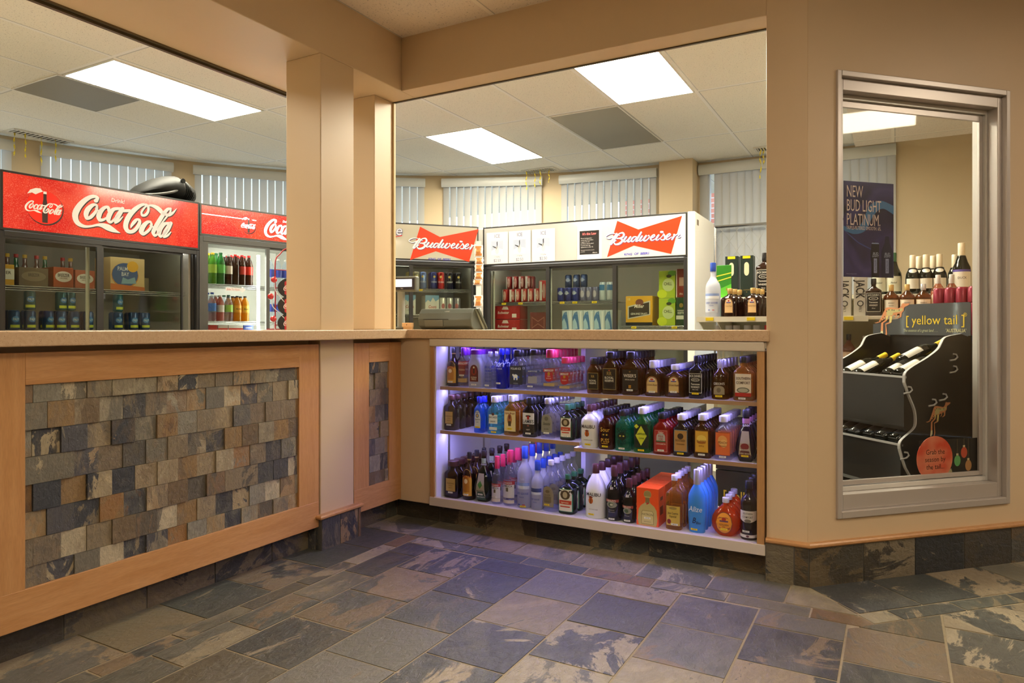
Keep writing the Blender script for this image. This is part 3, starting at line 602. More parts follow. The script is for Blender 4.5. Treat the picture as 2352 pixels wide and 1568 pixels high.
KINDS = {  # (zf, s, t): height fraction, width factor, blend towards the neck
 'flask': [(0, .88, 0), (.02, 1, 0), (.60, 1, 0), (.66, .97, .06), (.72, .9, .42), (.765, 1, .85), (.785, 1, 1), (.80, 1, 1)],
 'round': [(0, .88, 0), (.02, 1, 0), (.56, 1, 0), (.63, .97, .08), (.70, .9, .45), (.76, 1, .85), (.79, 1, 1), (.84, 1, 1)],
 'tall': [(0, .88, 0), (.02, 1, 0), (.54, 1, 0), (.61, .95, .12), (.67, .9, .5), (.72, 1, .88), (.76, 1, 1), (.86, 1, 1)],
 'square': [(0, .93, 0), (.015, 1, 0), (.66, 1, 0), (.69, .96, .1), (.73, .9, .5), (.77, 1, .9), (.79, 1, 1), (.85, 1, 1)],
 'slope': [(0, .9, 0), (.02, 1, 0), (.50, 1, 0), (.60, .92, .06), (.70, .8, .25), (.79, .9, .8), (.83, 1, 1), (.87, 1, 1)],
 'cone': [(0, .62, 0), (.02, .68, 0), (.12, .86, 0), (.24, 1, 0), (.36, .93, 0), (.62, .62, .2), (.68, 1, .9), (.72, 1, 1), (.86, 1, 1)],
 'disc': [(0, .42, 0), (.02, .5, 0), (.10, .76, 0), (.22, .95, 0), (.36, 1, 0), (.50, .94, 0), (.62, .77, 0), (.70, .58, .1), (.76, .6, .6), (.80, 1, 1), (.86, 1, 1)],
 'tear': [(0, .80, 0), (.02, .86, 0), (.25, .97, 0), (.45, 1, 0), (.58, .93, 0), (.66, .78, .1), (.71, .7, .45), (.75, .9, .9), (.78, 1, 1), (.84, 1, 1)],
 'dome': [(0, .93, 0), (.015, 1, 0), (.58, 1, 0), (.64, .97, 0), (.70, .85, .05), (.745, .62, .3), (.77, .8, .8), (.80, 1, 1), (.86, 1, 1)],
 'champ': [(0, .9, 0), (.02, 1, 0), (.42, 1, 0), (.52, .95, .05), (.62, .8, .35), (.72, .9, .8), (.80, 1, 1), (.90, 1, 1)],
}
def bottle_parts(root, kind, w, d, h, n, glass, cap, capf, nr, cr_, decals=(), texts=(), capfin=None, seal=None, seg=20, full=True):
    prof = KINDS[kind]
    def dims(zf, fn=None):
        for (a, s0, t0), (b, s1, t1) in zip(prof, prof[1:]):
            if a <= zf <= b:
                k = (zf - a) / (b - a); s = s0 + (s1 - s0) * k; t = t0 + (t1 - t0) * k; break
        else: s, t = prof[-1][1:]
        A, B = w / 2 * s, d / 2 * s * (1 if kind != 'disc' else (.75 + .25 * s)); return A + (nr - A) * t, B + (nr - B) * t, n + (2 - n) * t
    def ringat(z, A, B, e):
        o = []
        for i in range(seg):
            a = 2 * pi * i / seg; c, s = cos(a), sin(a)
            o.append((A * math.copysign(abs(c) ** (2 / e), c), B * math.copysign(abs(s) ** (2 / e), s), z))
        return o
    m = M(); m.rings([ringat(z * h, *dims(z)) for z, _, _ in prof if z < capf] + [ringat(capf * h, *dims(capf)), ringat(capf * h + .004, nr * .9, nr * .9, 2)], glass); m.build('glass_body', root, smooth=50)
    m = M(); z0, z1 = capf * h, h
    m.lathe([(cr_ * .98, z0), (cr_, z0 + .002), (cr_, z1 - .003), (cr_ * .93, z1 - .0008), (cr_ * .80, z1)], cap, seg=14)
    if seal: m.lathe([(nr + .0006, z0 - seal[1] * h), (nr + .0006, z0 + .0002)], seal[0], seg=14)
    m.build('cap', root, smooth=40)
    if not full: return
    def surf(eps):
        def f(x, z):
            A, B, e = dims(min(max(z / h, .0), .99)); k = min(abs(x) / max(A, 1e-4), .985)
            return -(B * (1 - k ** e) ** (1 / e)) - eps
        return f
    if decals or texts:
        m = M(); ep = .0006
        for sh, cx, cz, dw, dh, c in decals:
            mt = pt(c) if isinstance(c, str) else c; f = surf(ep); ep += .00025; N = 12; v = []
            for i in range(N + 1):
                k = -1 + 2 * i / N; x = (cx + k * dw / 2) * w; s = math.sqrt(max(0, 1 - k * k))
                lo, hi = {'rect': (-.5, .5), 'oval': (-.5 * s, .5 * s), 'arch': (-.5, .12 + .38 * s), 'dia': (-.5 * (1 - abs(k)), .5 * (1 - abs(k))), 'shield': (-.5 * (1 - .45 * k * k) if True else 0, .5), 'rarch': (-.12 - .38 * s, .5), 'vase': (-.5, .5), 'trap': (-.5, .5)}[sh]
                if sh == 'trap': x0 = (cx + k * dw / 2) * w; x1 = (cx + k * dw / 2 * .55) * w
                else: x0 = x1 = x
                for q in range(5):
                    z = (cz + (lo + (hi - lo) * q / 4) * dh) * h; xx = x0 + (x1 - x0) * q / 4; v.append((xx, f(xx, z), z))
            m.add(v, [(i * 5 + q, (i + 1) * 5 + q, (i + 1) * 5 + q + 1, i * 5 + q + 1) for i in range(N) for q in range(4)], mt)
        f = surf(ep + .0002)
        for tx in texts:
            st, cx, cz, sz, c = tx[:5]; m.text(st, cx * w, cz * h, sz * h, c, sx=tx[5] if len(tx) > 5 else .85, surf=f, shear=tx[6] if len(tx) > 6 else 0, bold=.01)
        m.build('label', root)
    return surf
def price(root, surf_, w, h, cx, cz, s, c):
    f = surf_(.0016); m = M(); tw, th = .031, .0085; v = []
    for i in range(7):
        x = cx * w + (i / 6 - .5) * tw; v += [(x, f(x, cz * h) - .0003, cz * h - th / 2), (x, f(x, cz * h) - .0003, cz * h + th / 2)]
    m.add(v, [(2 * i, 2 * i + 2, 2 * i + 3, 2 * i + 1) for i in range(6)], pt('f2d21c' if c == 'y' else 'f0eee6'))
    m.text(s, cx * w, cz * h, .0072, '26221c', surf=lambda x, z: f(x, z) - .0007, sx=.9); o = m.build('price_tag', root); return o
C_ = {'blk': mat('black_cap', (.012, .012, .014), .3), 'pur': mat('purple_cap', (.22, .03, .45), .25), 'sil': mat('silver_cap', (.62, .62, .66), .3, .7), 'pink': mat('pink_red_cap', (.72, .04, .11), .3), 'gold': mat('gold_cap', (.62, .42, .16), .3, .6),
      'wht': mat('white_cap', (.62, .60, .58), .35), 'blu': mat('blue_cap', (.02, .07, .42), .3), 'brn': mat('brown_cap', (.07, .02, .02), .3), 'cobalt': mat('cobalt_cap', (.01, .02, .45), .25), 'grn': mat('green_cap', (.02, .12, .05), .3),
      'yel': mat('yellow_cap', (.85, .55, .03), .4), 'wood': mat('wooden_stopper', (.55, .33, .15), .5), 'redc': mat('red_cap', (.6, .02, .02), .3), 'cream': mat('cream_capsule', (.80, .70, .52), .4)}
# name: kind, depth, n, glass, cap, cap start, neck r, cap r, decals, texts, (price x, z, text, colour), look
BS = {
'kahlua': ('tall', 1, 2, 'brown', 'blk', .86, .011, .013, [('arch', 0, .37, .8, .56, 'd9a437'), ('arch', 0, .34, .55, .34, 'b97a20'), ('oval', 0, .40, .3, .1, 'f0dcae')], [('KAHLUA', 0, .50, .075, '9c2a12', .8)], (0, .12, '$15.95', 'w'), 'dark brown bottle with arched yellow label', (C_['gold'], .03)),
'smirpurple': ('flask', .045, 3, 'clear', 'pur', .80, .014, .016, [('rect', 0, .60, .9, .1, 'a8252c'), ('rarch', 0, .42, .7, .26, '7c2230'), ('rect', 0, .17, .9, .1, 'b79a63')], [('SMIRNOFF', 0, .60, .085, 'f2ede4', .7), ('VODKA', 0, .44, .06, 'e5c9a0')], (0, .30, '$14.95', 'w'), 'clear bottle with purple cap and red crest'),
'prince': ('flask', .05, 4, 'frost', 'pur', .87, .030, .032, [('arch', 0, .38, .62, .44, '5c1015'), ('oval', 0, .43, .4, .2, '8c2018'), ('rect', .0, .44, .14, .14, '3a1410'), ('oval', 0, .53, .14, .05, 'd8c8a8')], [('RUSSIAN', 0, .27, .055, 'e8dcc0', .8), ('PRINCE', 0, .22, .055, 'e8dcc0', .8)], (0, .08, '$13.95', 'w'), 'milky flask with purple cap and dark red label'),
'absolut': ('round', 1, 2, 'clear', 'sil', .86, .012, .014, [], [('ABSOLUT', 0, .58, .10, '2238b8', .72), ('VODKA', 0, .48, .09, '2238b8', .75), ('Country of Sweden', 0, .40, .045, '2c3c80', .6, .3), ('This superb vodka', 0, .34, .035, '3a4680', .7, .3), ('was distilled from', 0, .30, .035, '3a4680', .7, .3), ('IMPORTED', 0, .2, .05, '2c3c80')], (-.1, .08, '$15.45', 'w'), 'clear round bottle with silver cap and blue lettering'),
'skyy': ('tall', 1, 2, 'blue', 'cobalt', .84, .013, .015, [], [('SKYY', 0, .60, .15, 'c8d4ff', .8), ('VODKA', 0, .50, .05, 'c8d4ff')], (-.1, .14, '$14.95', 'w'), 'cobalt blue round bottle'),
'polar': ('flask', .045, 4, 'clear', 'blk', .83, .021, .024, [('rect', 0, .36, .82, .46, '2c3140'), ('dia', 0, .32, .5, .16, '2454c8'), ('oval', -.02, .34, .3, .09, 'f4f6fa'), ('rect', -.10, .28, .07, .07, 'f4f6fa'), ('rect', .08, .28, .07, .07, 'f4f6fa'), ('oval', -.17, .37, .1, .05, 'f4f6fa')], [('POLAR ICE', 0, .53, .075, 'eceff6', .8), ('VODKA', 0, .16, .045, '9aa2b8')], None, 'clear flask with charcoal label showing a white bear'),
'alberta': ('flask', .045, 4, 'clear', 'blk', .87, .021, .024, [('rect', 0, .47, .85, .045, '3c4a78'), ('rect', 0, .26, .58, .17, '9c99a8')], [('ALBERTA PURE', 0, .47, .045, 'dfe3f2', .85)], (-.15, .10, '$13.95', 'w'), 'clear flask with navy band and small grey label'),
'smir': ('flask', .045, 4, 'clear', 'pink', .80, .021, .024, [('rect', 0, .50, .8, .08, 'a5202c'), ('rarch', 0, .34, .55, .22, 'b01f2c'), ('oval', 0, .42, .18, .09, 'c09028'), ('rect', 0, .16, .75, .07, 'b59c68')], [('SMIRNOFF', 0, .50, .07, 'f6f0ea', .78), ('TRIPLE', 0, .36, .035, 'e8c8b8'), ('DISTILLED', 0, .31, .035, 'e8c8b8')], None, 'tall clear flask with pink red cap and red crest'),
'smirsmall': ('flask', .042, 4, 'clear', 'pink', .82, .020, .023, [('rect', 0, .52, .8, .09, 'a5202c'), ('rarch', 0, .34, .58, .25, 'b01f2c'), ('oval', 0, .44, .18, .09, 'c09028'), ('rect', 0, .14, .75, .07, 'b59c68')], [('SMIRNOFF', 0, .52, .08, 'f6f0ea', .72), ('VODKA', 0, .34, .05, 'e8c8b8')], None, 'short clear flask with pink red cap and red crest'),
'rrsmall': ('flask', .042, 4, 'amber', 'blk', .82, .020, .022, [('rect', 0, .35, .78, .46, '8c7a48'), ('rect', 0, .35, .72, .43, '14120e')], [('RR', 0, .48, .10, 'a88c48'), ('ROYAL', 0, .36, .075, 'e8e2d0'), ('RESERVE', 0, .29, .065, 'e8e2d0', .8)], None, 'short amber flask with black gilt edged label'),
'rr': ('flask', .045, 4, 'amber', 'blk', .84, .022, .025, [('rect', 0, .36, .82, .5, '8c7a48'), ('rect', 0, .36, .76, .47, '14120e'), ('dia', 0, .56, .14, .04, 'a83c20')], [('RR', 0, .49, .12, 'a88c48', .85), ('ROYAL', 0, .39, .08, 'e8e2d0', .9), ('RESERVE', 0, .32, .07, 'e8e2d0', .85)], None, 'tall amber flask with gilt initials on black'),
'wiser': ('flask', .045, 4, 'amber', 'blk', .84, .022, .025, [('rect', 0, .36, .86, .46, '191713'), ('rect', 0, .20, .14, .07, 'b07c20'), ('dia', 0, .54, .12, .04, '8c6c38')], [("WISER'S", 0, .45, .105, 'eae4d6', .82), ('SPECIAL BLEND', 0, .36, .042, 'd8d0c0', .8)], (0, .12, '$13.95', 'w'), 'amber flask with black label and white serif name'),
'crown': ('flask', .05, 3, 'amber', 'wht', .80, .016, .019, [('arch', 0, .34, .72, .46, '8c5c34'), ('arch', 0, .33, .64, .41, 'd8b878'), ('oval', 0, .48, .42, .10, 'e9dcc8'), ('oval', 0, .48, .22, .05, 'b83a20'), ('rect', 0, .43, .36, .03, '3c3890')], [('Crown Royal', 0, .33, .07, '6c3c1c', .75, .3)], (0, .13, '$15.95', 'w'), 'straight amber flask with cream crown label', (pt('4a48a8'), .06)),
'crownround': ('flask', .06, 2.6, 'amber', 'wht', .84, .017, .020, [('arch', 0, .40, .52, .50, '8c5c34'), ('arch', 0, .39, .46, .45, 'd8b878'), ('oval', 0, .54, .3, .11, 'e9dcc8'), ('oval', 0, .54, .15, .06, 'b83a20'), ('rect', 0, .49, .26, .03, '3c3890')], [('Crown Royal', 0, .38, .08, '6c3c1c', .7, .3)], (0, .17, '$16.95', 'w'), 'squat round amber flask with cream crown label', (pt('4a48a8'), .06)),
'jack': ('square', .055, 6, 'dark', 'blk', .84, .012, .014, [('rect', 0, .36, .88, .46, 'd8d4c8'), ('rect', 0, .36, .82, .44, '100e0c'), ('oval', 0, .44, .6, .08, 'cfcabc'), ('oval', 0, .44, .5, .06, '100e0c')], [('JACK DANIELS', 0, .53, .075, 'ece8dc', .62), ('OLD No 7', 0, .44, .04, 'ece8dc', .7), ('Tennessee', 0, .34, .06, 'ece8dc', .8), ('WHISKEY', 0, .27, .06, 'ece8dc', .8), ('750 ml 40%', 0, .21, .035, 'ece8dc')], (0, .12, '$15.25', 'y'), 'square dark bottle with black and white ornate label'),
'gibson': ('round', 1, 2, 'amber', 'sil', .78, .013, .015, [('arch', 0, .24, .62, .22, '9a8c70'), ('oval', 0, .24, .25, .12, '6f624c')], [("GIBSON'S", 0, .40, .085, 'e4dccb', .75)], (0, .09, '$14.95', 'y'), 'round amber bottle with silver cap and grey stamp label'),
'soco': ('flask', .045, 4, 'gold', 'blk', .86, .017, .020, [('rect', 0, .36, .76, .50, 'e8dcc8'), ('oval', 0, .24, .62, .13, '6a6858'), ('oval', 0, .24, .5, .09, 'b8b4a0'), ('rect', 0, .14, .76, .085, 'b4241c')], [('SOUTHERN', 0, .51, .085, '4a3020', .72), ('COMFORT', 0, .41, .085, '4a3020', .75)], (-.05, .055, '$15.95', 'w'), 'pale amber flask with cream label and red band'),
'disaronno': ('square', .06, 6, 'brown', 'brn', .86, .016, .022, [('rect', 0, .36, .66, .34, 'c2a050')], [('DISARONNO', 0, .40, .05, '5c4418', .8), ('ORIGINALE', 0, .34, .03, '5c4418'), ('AMARETTO', 0, .28, .03, '5c4418')], (0, .155, '$16.45', 'w'), 'square brown bottle with flat cap and tan label'),
'bombay': ('flask', .05, 3, 'sky', 'cobalt', .82, .012, .015, [('arch', 0, .38, .66, .5, '8fb0e0'), ('arch', 0, .38, .58, .46, 'dfe6f2'), ('oval', 0, .48, .34, .12, '3a5cb4'), ('oval', 0, .48, .2, .08, 'd0b46c')], [('BOMBAY', 0, .57, .05, '2c3c78', .8), ('Sapphire', 0, .38, .06, '2c3c78', .8, .3), ('GIN', 0, .30, .05, '5c6c98')], (0, .16, '$15.95', 'y'), 'slim pale blue flask with white arched label'),
'bacardi': ('flask', .045, 3.4, 'teal', 'wht', .84, .018, .021, [('rect', 0, .40, .64, .24, 'e9eef0'), ('oval', 0, .53, .2, .075, '5a2a1c'), ('rect', 0, .15, .6, .08, 'dfe8ea')], [('BACARDI', 0, .45, .075, '22303c', .8), ('BREEZE', 0, .34, .05, '1c1c1c', .9)], (.05, .06, '$13.95', 'y'), 'aqua tinted flask with white cap and small white label'),
'morgan': ('flask', .045, 4, 'gold', 'wht', .84, .015, .017, [('rect', 0, .36, .86, .52, '5c4a28'), ('rect', 0, .36, .82, .50, 'e3cf98'), ('oval', 0, .40, .34, .28, 'a86a38'), ('oval', 0, .46, .14, .10, '6c2a1c'), ('rect', 0, .30, .2, .12, '4c3a24')], [('Captain Morgan', 0, .56, .07, '7c2a1c', .62, .1)], (0, .17, '$14.25', 'y'), 'golden flask with parchment label of a standing figure'),
'lambs': ('flask', .045, 4, 'dark', 'blk', .84, .017, .019, [('rect', 0, .36, .84, .50, 'd8d6d8'), ('rect', 0, .22, .84, .22, '2c2624'), ('oval', 0, .53, .4, .05, '22201f'), ('rect', 0, .49, .16, .09, 'b0281e'), ('dia', 0, .29, .2, .05, '8c5448')], [("LAMB'S", 0, .40, .12, '1c2430', .82), ('NAVY', 0, .19, .045, 'd8d0c8')], (0, .095, '$13.25', 'w'), 'near black flask with red top hat label'),
'sauza': ('flask', .045, 3, 'clear', 'sil', .86, .016, .019, [('arch', 0, .38, .82, .46, '8c8878'), ('oval', 0, .50, .3, .1, '6c6858')], [('Sauza', 0, .38, .10, '4c4a40', .9, .3), ('SILVER', 0, .24, .05, '4c4a40')], (0, .145, '$14.15', 'w'), 'clear flask with silver grey arched label'),
'jager': ('flask', .06, 3.6, 'green', 'grn', .84, .012, .015, [('rect', 0, .36, .84, .56, '2c5c3c'), ('rect', 0, .36, .74, .52, 'e6dfcd'), ('oval', 0, .50, .62, .22, '4c3c26'), ('oval', 0, .50, .3, .14, 'b8a888'), ('rect', 0, .32, .7, .10, 'c0391c'), ('rect', 0, .22, .55, .03, 'c0391c')], [('Jagermeister', 0, .32, .06, 'f0d8b8', .62)], (0, .12, '$17.25', 'w'), 'dark green square bottle with stag label'),
'malibu': ('flask', .055, 3, 'white', 'brn', .84, .013, .016, [('oval', -.05, .33, .28, .13, 'c0601c'), ('rect', -.05, .32, .04, .10, '4c1c10'), ('dia', -.05, .40, .3, .05, '7c2c14')], [('MALIBU', 0, .50, .115, '2a221e', .85), ('CARIBBEAN RUM', 0, .19, .035, '8c8478', .85)], (.0, .085, '$14.95', 'y'), 'opaque white flask with palm sunset mark'),
'pussred': ('flask', .045, 3.4, 'maroon', 'blk', .86, .016, .019, [('oval', 0, .36, .55, .16, '1c0c0c'), ('dia', -.1, .37, .15, .04, 'd8b03c'), ('dia', .12, .37, .15, .04, 'd8b03c')], [('Sour', 0, .50, .15, 'd8ac44', .85), ('PUSS', 0, .23, .14, 'd8ac44', .75), ('RASPBERRY', 0, .15, .04, 'd8ac44')], (0, .08, '$12.95', 'y'), 'dark maroon flask with gold cat face lettering'),
'pussgreen': ('flask', .045, 3.4, 'mint', 'blk', .86, .016, .019, [('oval', 0, .36, .6, .18, '16201c'), ('dia', -.1, .37, .15, .04, 'e8d85c'), ('dia', .12, .37, .15, .04, 'e8d85c')], [('Sour', 0, .51, .16, '14201c', .85), ('PUSS', 0, .22, .14, '14201c', .75), ('APPLE', 0, .14, .04, '14201c')], (0, .065, '$12.95', 'w'), 'bright green flask with black cat face lettering'),
'lemon': ('flask', .045, 4, 'lime', 'wht', .86, .018, .021, [('rect', 0, .37, .88, .52, '16241a'), ('dia', 0, .38, .68, .44, 'd6dc3c'), ('dia', -.28, .58, .3, .1, 'd6dc3c')], [('Lemon', 0, .43, .09, '2c4c1c', .85, .15), ('Lime', .02, .33, .07, '2c4c1c', .85, .2)], (0, .06, '$12.95', 'y'), 'green flask with black label and yellow diamond'),
'hot': ('flask', .045, 3.4, 'red', 'blk', .86, .017, .020, [('rect', 0, .33, .72, .52, 'd8887c'), ('rect', 0, .33, .68, .50, 'a82c24'), ('arch', 0, .42, .5, .20, 'b9b4b0'), ('rect', 0, .32, .56, .03, '3c5c34')], [('Phillips', 0, .54, .06, 'f0d8cc', .8, .2), ('Hot', 0, .45, .09, 'a02018', .85), ('100', 0, .375, .09, 'a02018', .85), ('CINNAMON', 0, .26, .05, 'f0d0c4', .85)], (0, .105, '$12.95', 'w'), 'red liqueur flask with silver arched badge'),
'rootbeer': ('flask', .045, 3.4, 'brown', 'wht', .86, .017, .020, [('vase', 0, .37, .78, .52, '5c84a0'), ('vase', 0, .37, .72, .49, 'b98a4c'), ('oval', 0, .48, .36, .14, '3c2818')], [('ROOTBEER', 0, .38, .075, '3c2c1c', .62), ('SCHNAPPS', 0, .29, .05, '5c3c1c', .8)], (0, .07, '$12.95', 'y'), 'brown flask with tan and blue edged label'),
'butter': ('flask', .045, 3.4, 'amber', 'wht', .86, .017, .020, [('vase', 0, .38, .76, .50, '8c5c1c'), ('vase', 0, .38, .70, .47, 'dca838'), ('oval', 0, .44, .55, .18, 'eecb5c'), ('oval', 0, .36, .5, .06, 'a8641c')], [('BUTTER', 0, .39, .07, '7c3c14', .85), ('RIPPLE', 0, .28, .05, '7c3c14')], (0, .085, '$12.95', 'w'), 'amber flask with bright yellow label'),
'peach': ('flask', .045, 3.4, 'clear', 'wht', .86, .017, .020, [('vase', 0, .37, .84, .52, 'a03c1c'), ('vase', 0, .37, .80, .50, 'dc6c34'), ('oval', 0, .44, .55, .24, 'e8a45c'), ('oval', .06, .38, .4, .18, 'eebc74')], [('PEACH', 0, .40, .075, '6c2414', .85), ('SCHNAPPS', 0, .32, .04, '7c3414')], (0, .075, '$12.95', 'w'), 'clear flask with orange peach label'),
'guincherry': ('cone', .07, 4, 'purpledark', 'blk', .86, .014, .016, [('trap', 0, .36, .62, .46, 'a89c8c'), ('trap', 0, .18, .6, .16, '5c2424'), ('oval', 0, .30, .42, .12, '7c1c24'), ('rect', 0, .78, .38, .10, 'a87898')], [('McGUINNESS', 0, .235, .05, 'e8dcd0', .62), ('GUINN', 0, .70, .06, 'd8d4e8', .7), ('CHERRY BRANDY', 0, .165, .04, 'e8dcc0', .7)], (0, .115, '$12.95', 'y'), 'tapered dark bottle with trapezoid cherry label'),
'guingreen': ('cone', .08, 4, 'green', 'blk', .90, .0135, .0155, [('trap', -.02, .34, .62, .44, 'b0a890'), ('trap', -.02, .12, .66, .16, '2c4c2c'), ('dia', -.04, .34, .3, .16, '4c8c3c'), ('rect', 0, .80, .28, .10, '9cb090')], [('McGUINNESS', -.02, .22, .045, '2c2c24', .62), ('CREME DE MENTHE', -.02, .10, .035, 'dcdcc8', .7), ('GUINNE', 0, .73, .045, 'd8dce8', .75)], (-.02, .155, '$20.75', 'w'), 'tall tapered dark green bottle with leaf label'),
'luxsmall': ('tall', 1, 2, 'clear', 'pink', .74, .0125, .014, [('rect', 0, .40, .92, .07, 'b0383a'), ('rect', 0, .25, .88, .24, 'dedce2'), ('rect', 0, .28, .2, .07, '6c6450'), ('rect', 0, .09, .88, .07, 'd8d0c4')], [('LUXARDO', 0, .40, .05, 'f0e8e4', .68), ('SAMBUCA', 0, .345, .05, '2c2c34', .7)], (-.05, .155, '$14.95', 'w'), 'slim clear bottle with red capsule and white label'),
'luxbig': ('tall', 1, 2, 'clear', 'pink', .78, .0135, .0155, [('rect', 0, .42, .92, .07, 'b0383a'), ('rect', 0, .27, .88, .24, 'e2e0e4'), ('rect', 0, .30, .18, .07, '6c6450'), ('rect', 0, .08, .88, .06, 'd8d0c4')], [('LUXARDO', 0, .42, .05, 'f0e8e4', .75), ('SAMBUCA', 0, .365, .05, '2c2c34', .8)], None, 'larger clear bottle with tall red capsule and white label'),
'goose': ('tall', 1, 2, 'frost', 'blu', .80, .0145, .0165, [('rect', 0, .38, .9, .07, '8fa6dc'), ('rect', 0, .34, .9, .05, 'dfe6f4'), ('rect', -.2, .055, .18, .015, '2c4ca8'), ('rect', .15, .055, .18, .015, 'b83030')], [('GREY GOOSE', 0, .24, .048, '4458a8', .72), ('VODKA', 0, .18, .03, '5c6cb0'), ('Lala', .05, .48, .05, 'e8ecf8', .9, .3)], (.1, .03, '$44.95', 'y'), 'tall frosted bottle with blue foil neck'),
'goosesmall': ('tall', 1, 2, 'frost', 'blu', .80, .013, .015, [('rect', 0, .40, .9, .09, '3c4a84'), ('rect', 0, .34, .9, .05, 'dfe6f4')], [('GREY GOOSE', 0, .22, .045, '4458a8', .68), ('VODKA', 0, .16, .03, '5c6cb0')], None, 'shorter frosted bottle with blue foil neck'),
'sauzabig': ('round', .065, 2.6, 'clear', 'wht', .90, .014, .016, [('arch', -.06, .30, .78, .40, '8c8066'), ('oval', -.06, .40, .3, .06, '6a5c44'), ('rect', -.06, .24, .5, .12, '746850')], [('SAUZA', -.06, .33, .05, '5a4e38'), ('TEQUILA', -.06, .20, .03, '5a4e38')], (-.1, .14, '$21.95', 'y'), 'broad clear bottle with grey brown arched label'),
'jagerbig': ('flask', .075, 3.8, 'green', 'grn', .88, .013, .016, [('rect', 0, .36, .88, .58, '2c7c4c'), ('rect', 0, .36, .80, .55, 'e6dfcd'), ('oval', 0, .50, .62, .24, '4c3c26'), ('oval', 0, .50, .3, .16, 'b8a888'), ('rect', 0, .31, .76, .10, 'c0391c'), ('rect', 0, .20, .6, .03, 'c0391c')], [('Jagermeister', 0, .31, .06, 'f0d8b8', .7)], None, 'large dark green bottle with stag label and green frame'),
'malibubig': ('slope', .08, 2.4, 'white', 'brn', .83, .0155, .0175, [('oval', -.12, .33, .24, .12, 'c0601c'), ('rect', -.12, .32, .035, .09, '4c1c10'), ('dia', -.12, .395, .26, .05, '7c2c14')], [('MALIBU', 0, .45, .09, '2a221e', .95), ('COCONUT RUM', 0, .17, .028, '8c8478')], (-.1, .075, '$21.95', 'y'), 'large opaque white bottle with palm mark'),
'baileys': ('tall', 1, 2, 'dark', 'brn', .80, .0145, .0165, [('rect', 0, .37, .8, .05, '9c4434'), ('oval', 0, .30, .66, .12, '8c8c7c'), ('oval', -.05, .30, .34, .07, '4c5c44'), ('oval', 0, .30, .2, .04, 'c8c4b0')], [('BAILEYS', 0, .37, .05, 'f0e0d0', .9), ('BB', 0, .60, .06, 'd8c8a8'), ('ORIGINAL', 0, .20, .03, '9c9888'), ('IRISH CREAM', 0, .165, .025, '9c9888')], (0, .04, '$27.95', 'w'), 'dark round bottle with landscape oval label'),
'baileyssmall': ('tall', 1, 2, 'dark', 'brn', .80, .013, .015, [('rect', 0, .37, .82, .06, '9c4434'), ('oval', 0, .28, .66, .14, '8c8c7c'), ('oval', -.05, .28, .34, .08, '4c5c44')], [('BAILEYS', 0, .37, .06, 'f0e0d0', .8), ('BB', 0, .62, .08, 'd8c8a8'), ('ORIGINAL', 0, .17, .03, '9c9888')], (0, .06, '$15.95', 'w'), 'smaller dark round bottle with curved red name'),
'cuervo': ('square', .055, 3.6, 'gold', 'wht', .90, .012, .015, [('rect', 0, .26, .9, .38, '6c2c18'), ('rect', 0, .26, .84, .36, 'd0b04c'), ('oval', 0, .40, .5, .05, '9c8444'), ('oval', -.24, .15, .26, .09, '7c1c1c')], [('Jose Cuervo', 0, .31, .06, '2c2414', .65), ('Especial', 0, .25, .055, '2c2414', .75)], (.1, .105, '$40.25', 'w'), 'pale gold square bottle with yellow label'),
'alize': ('tear', .055, 2.2, 'azure', 'sil', .76, .0145, .0165, [], [('Alize', -.05, .38, .12, 'dfe8ff', .9, .2), ('B', -.12, .20, .13, '14184c', .8, .3), ('Bleu', .12, .165, .06, '14184c', .7, .3)], (-.1, .055, '$27.95', 'y'), 'bright azure frosted teardrop bottle'),
'pear': ('disc', .06, 2.4, 'orange', 'wht', .87, .013, .0155, [('oval', -.02, .36, .60, .56, '7c3c10'), ('oval', -.02, .36, .55, .52, 'eb9a28'), ('oval', -.02, .46, .16, .09, 'b4301c'), ('rect', -.02, .41, .3, .04, '6c3c5c')], [('GOLDEN', -.02, .32, .065, '5c3010', .9), ('PEAR', -.02, .26, .04, '5c3010')], (-.02, .20, '$24.95', 'y'), 'round flat flask of orange liqueur with oval label'),
'socobig': ('dome', 1, 2, 'brown', 'blk', .86, .015, .0165, [('shield', 0, .40, .92, .20, 'e2dcd4'), ('oval', 0, .33, .4, .06, '7c766c'), ('rect', 0, .07, .96, .05, 'e2dcd4'), ('oval', 0, .07, .18, .035, '5c2020')], [('SOUTHERN', 0, .455, .045, '3c2018', .68), ('COMFORT', 0, .395, .05, '3c2018', .72)], (-.1, .15, '$28.25', 'w'), 'tall brown bottle with white shield label'),
}
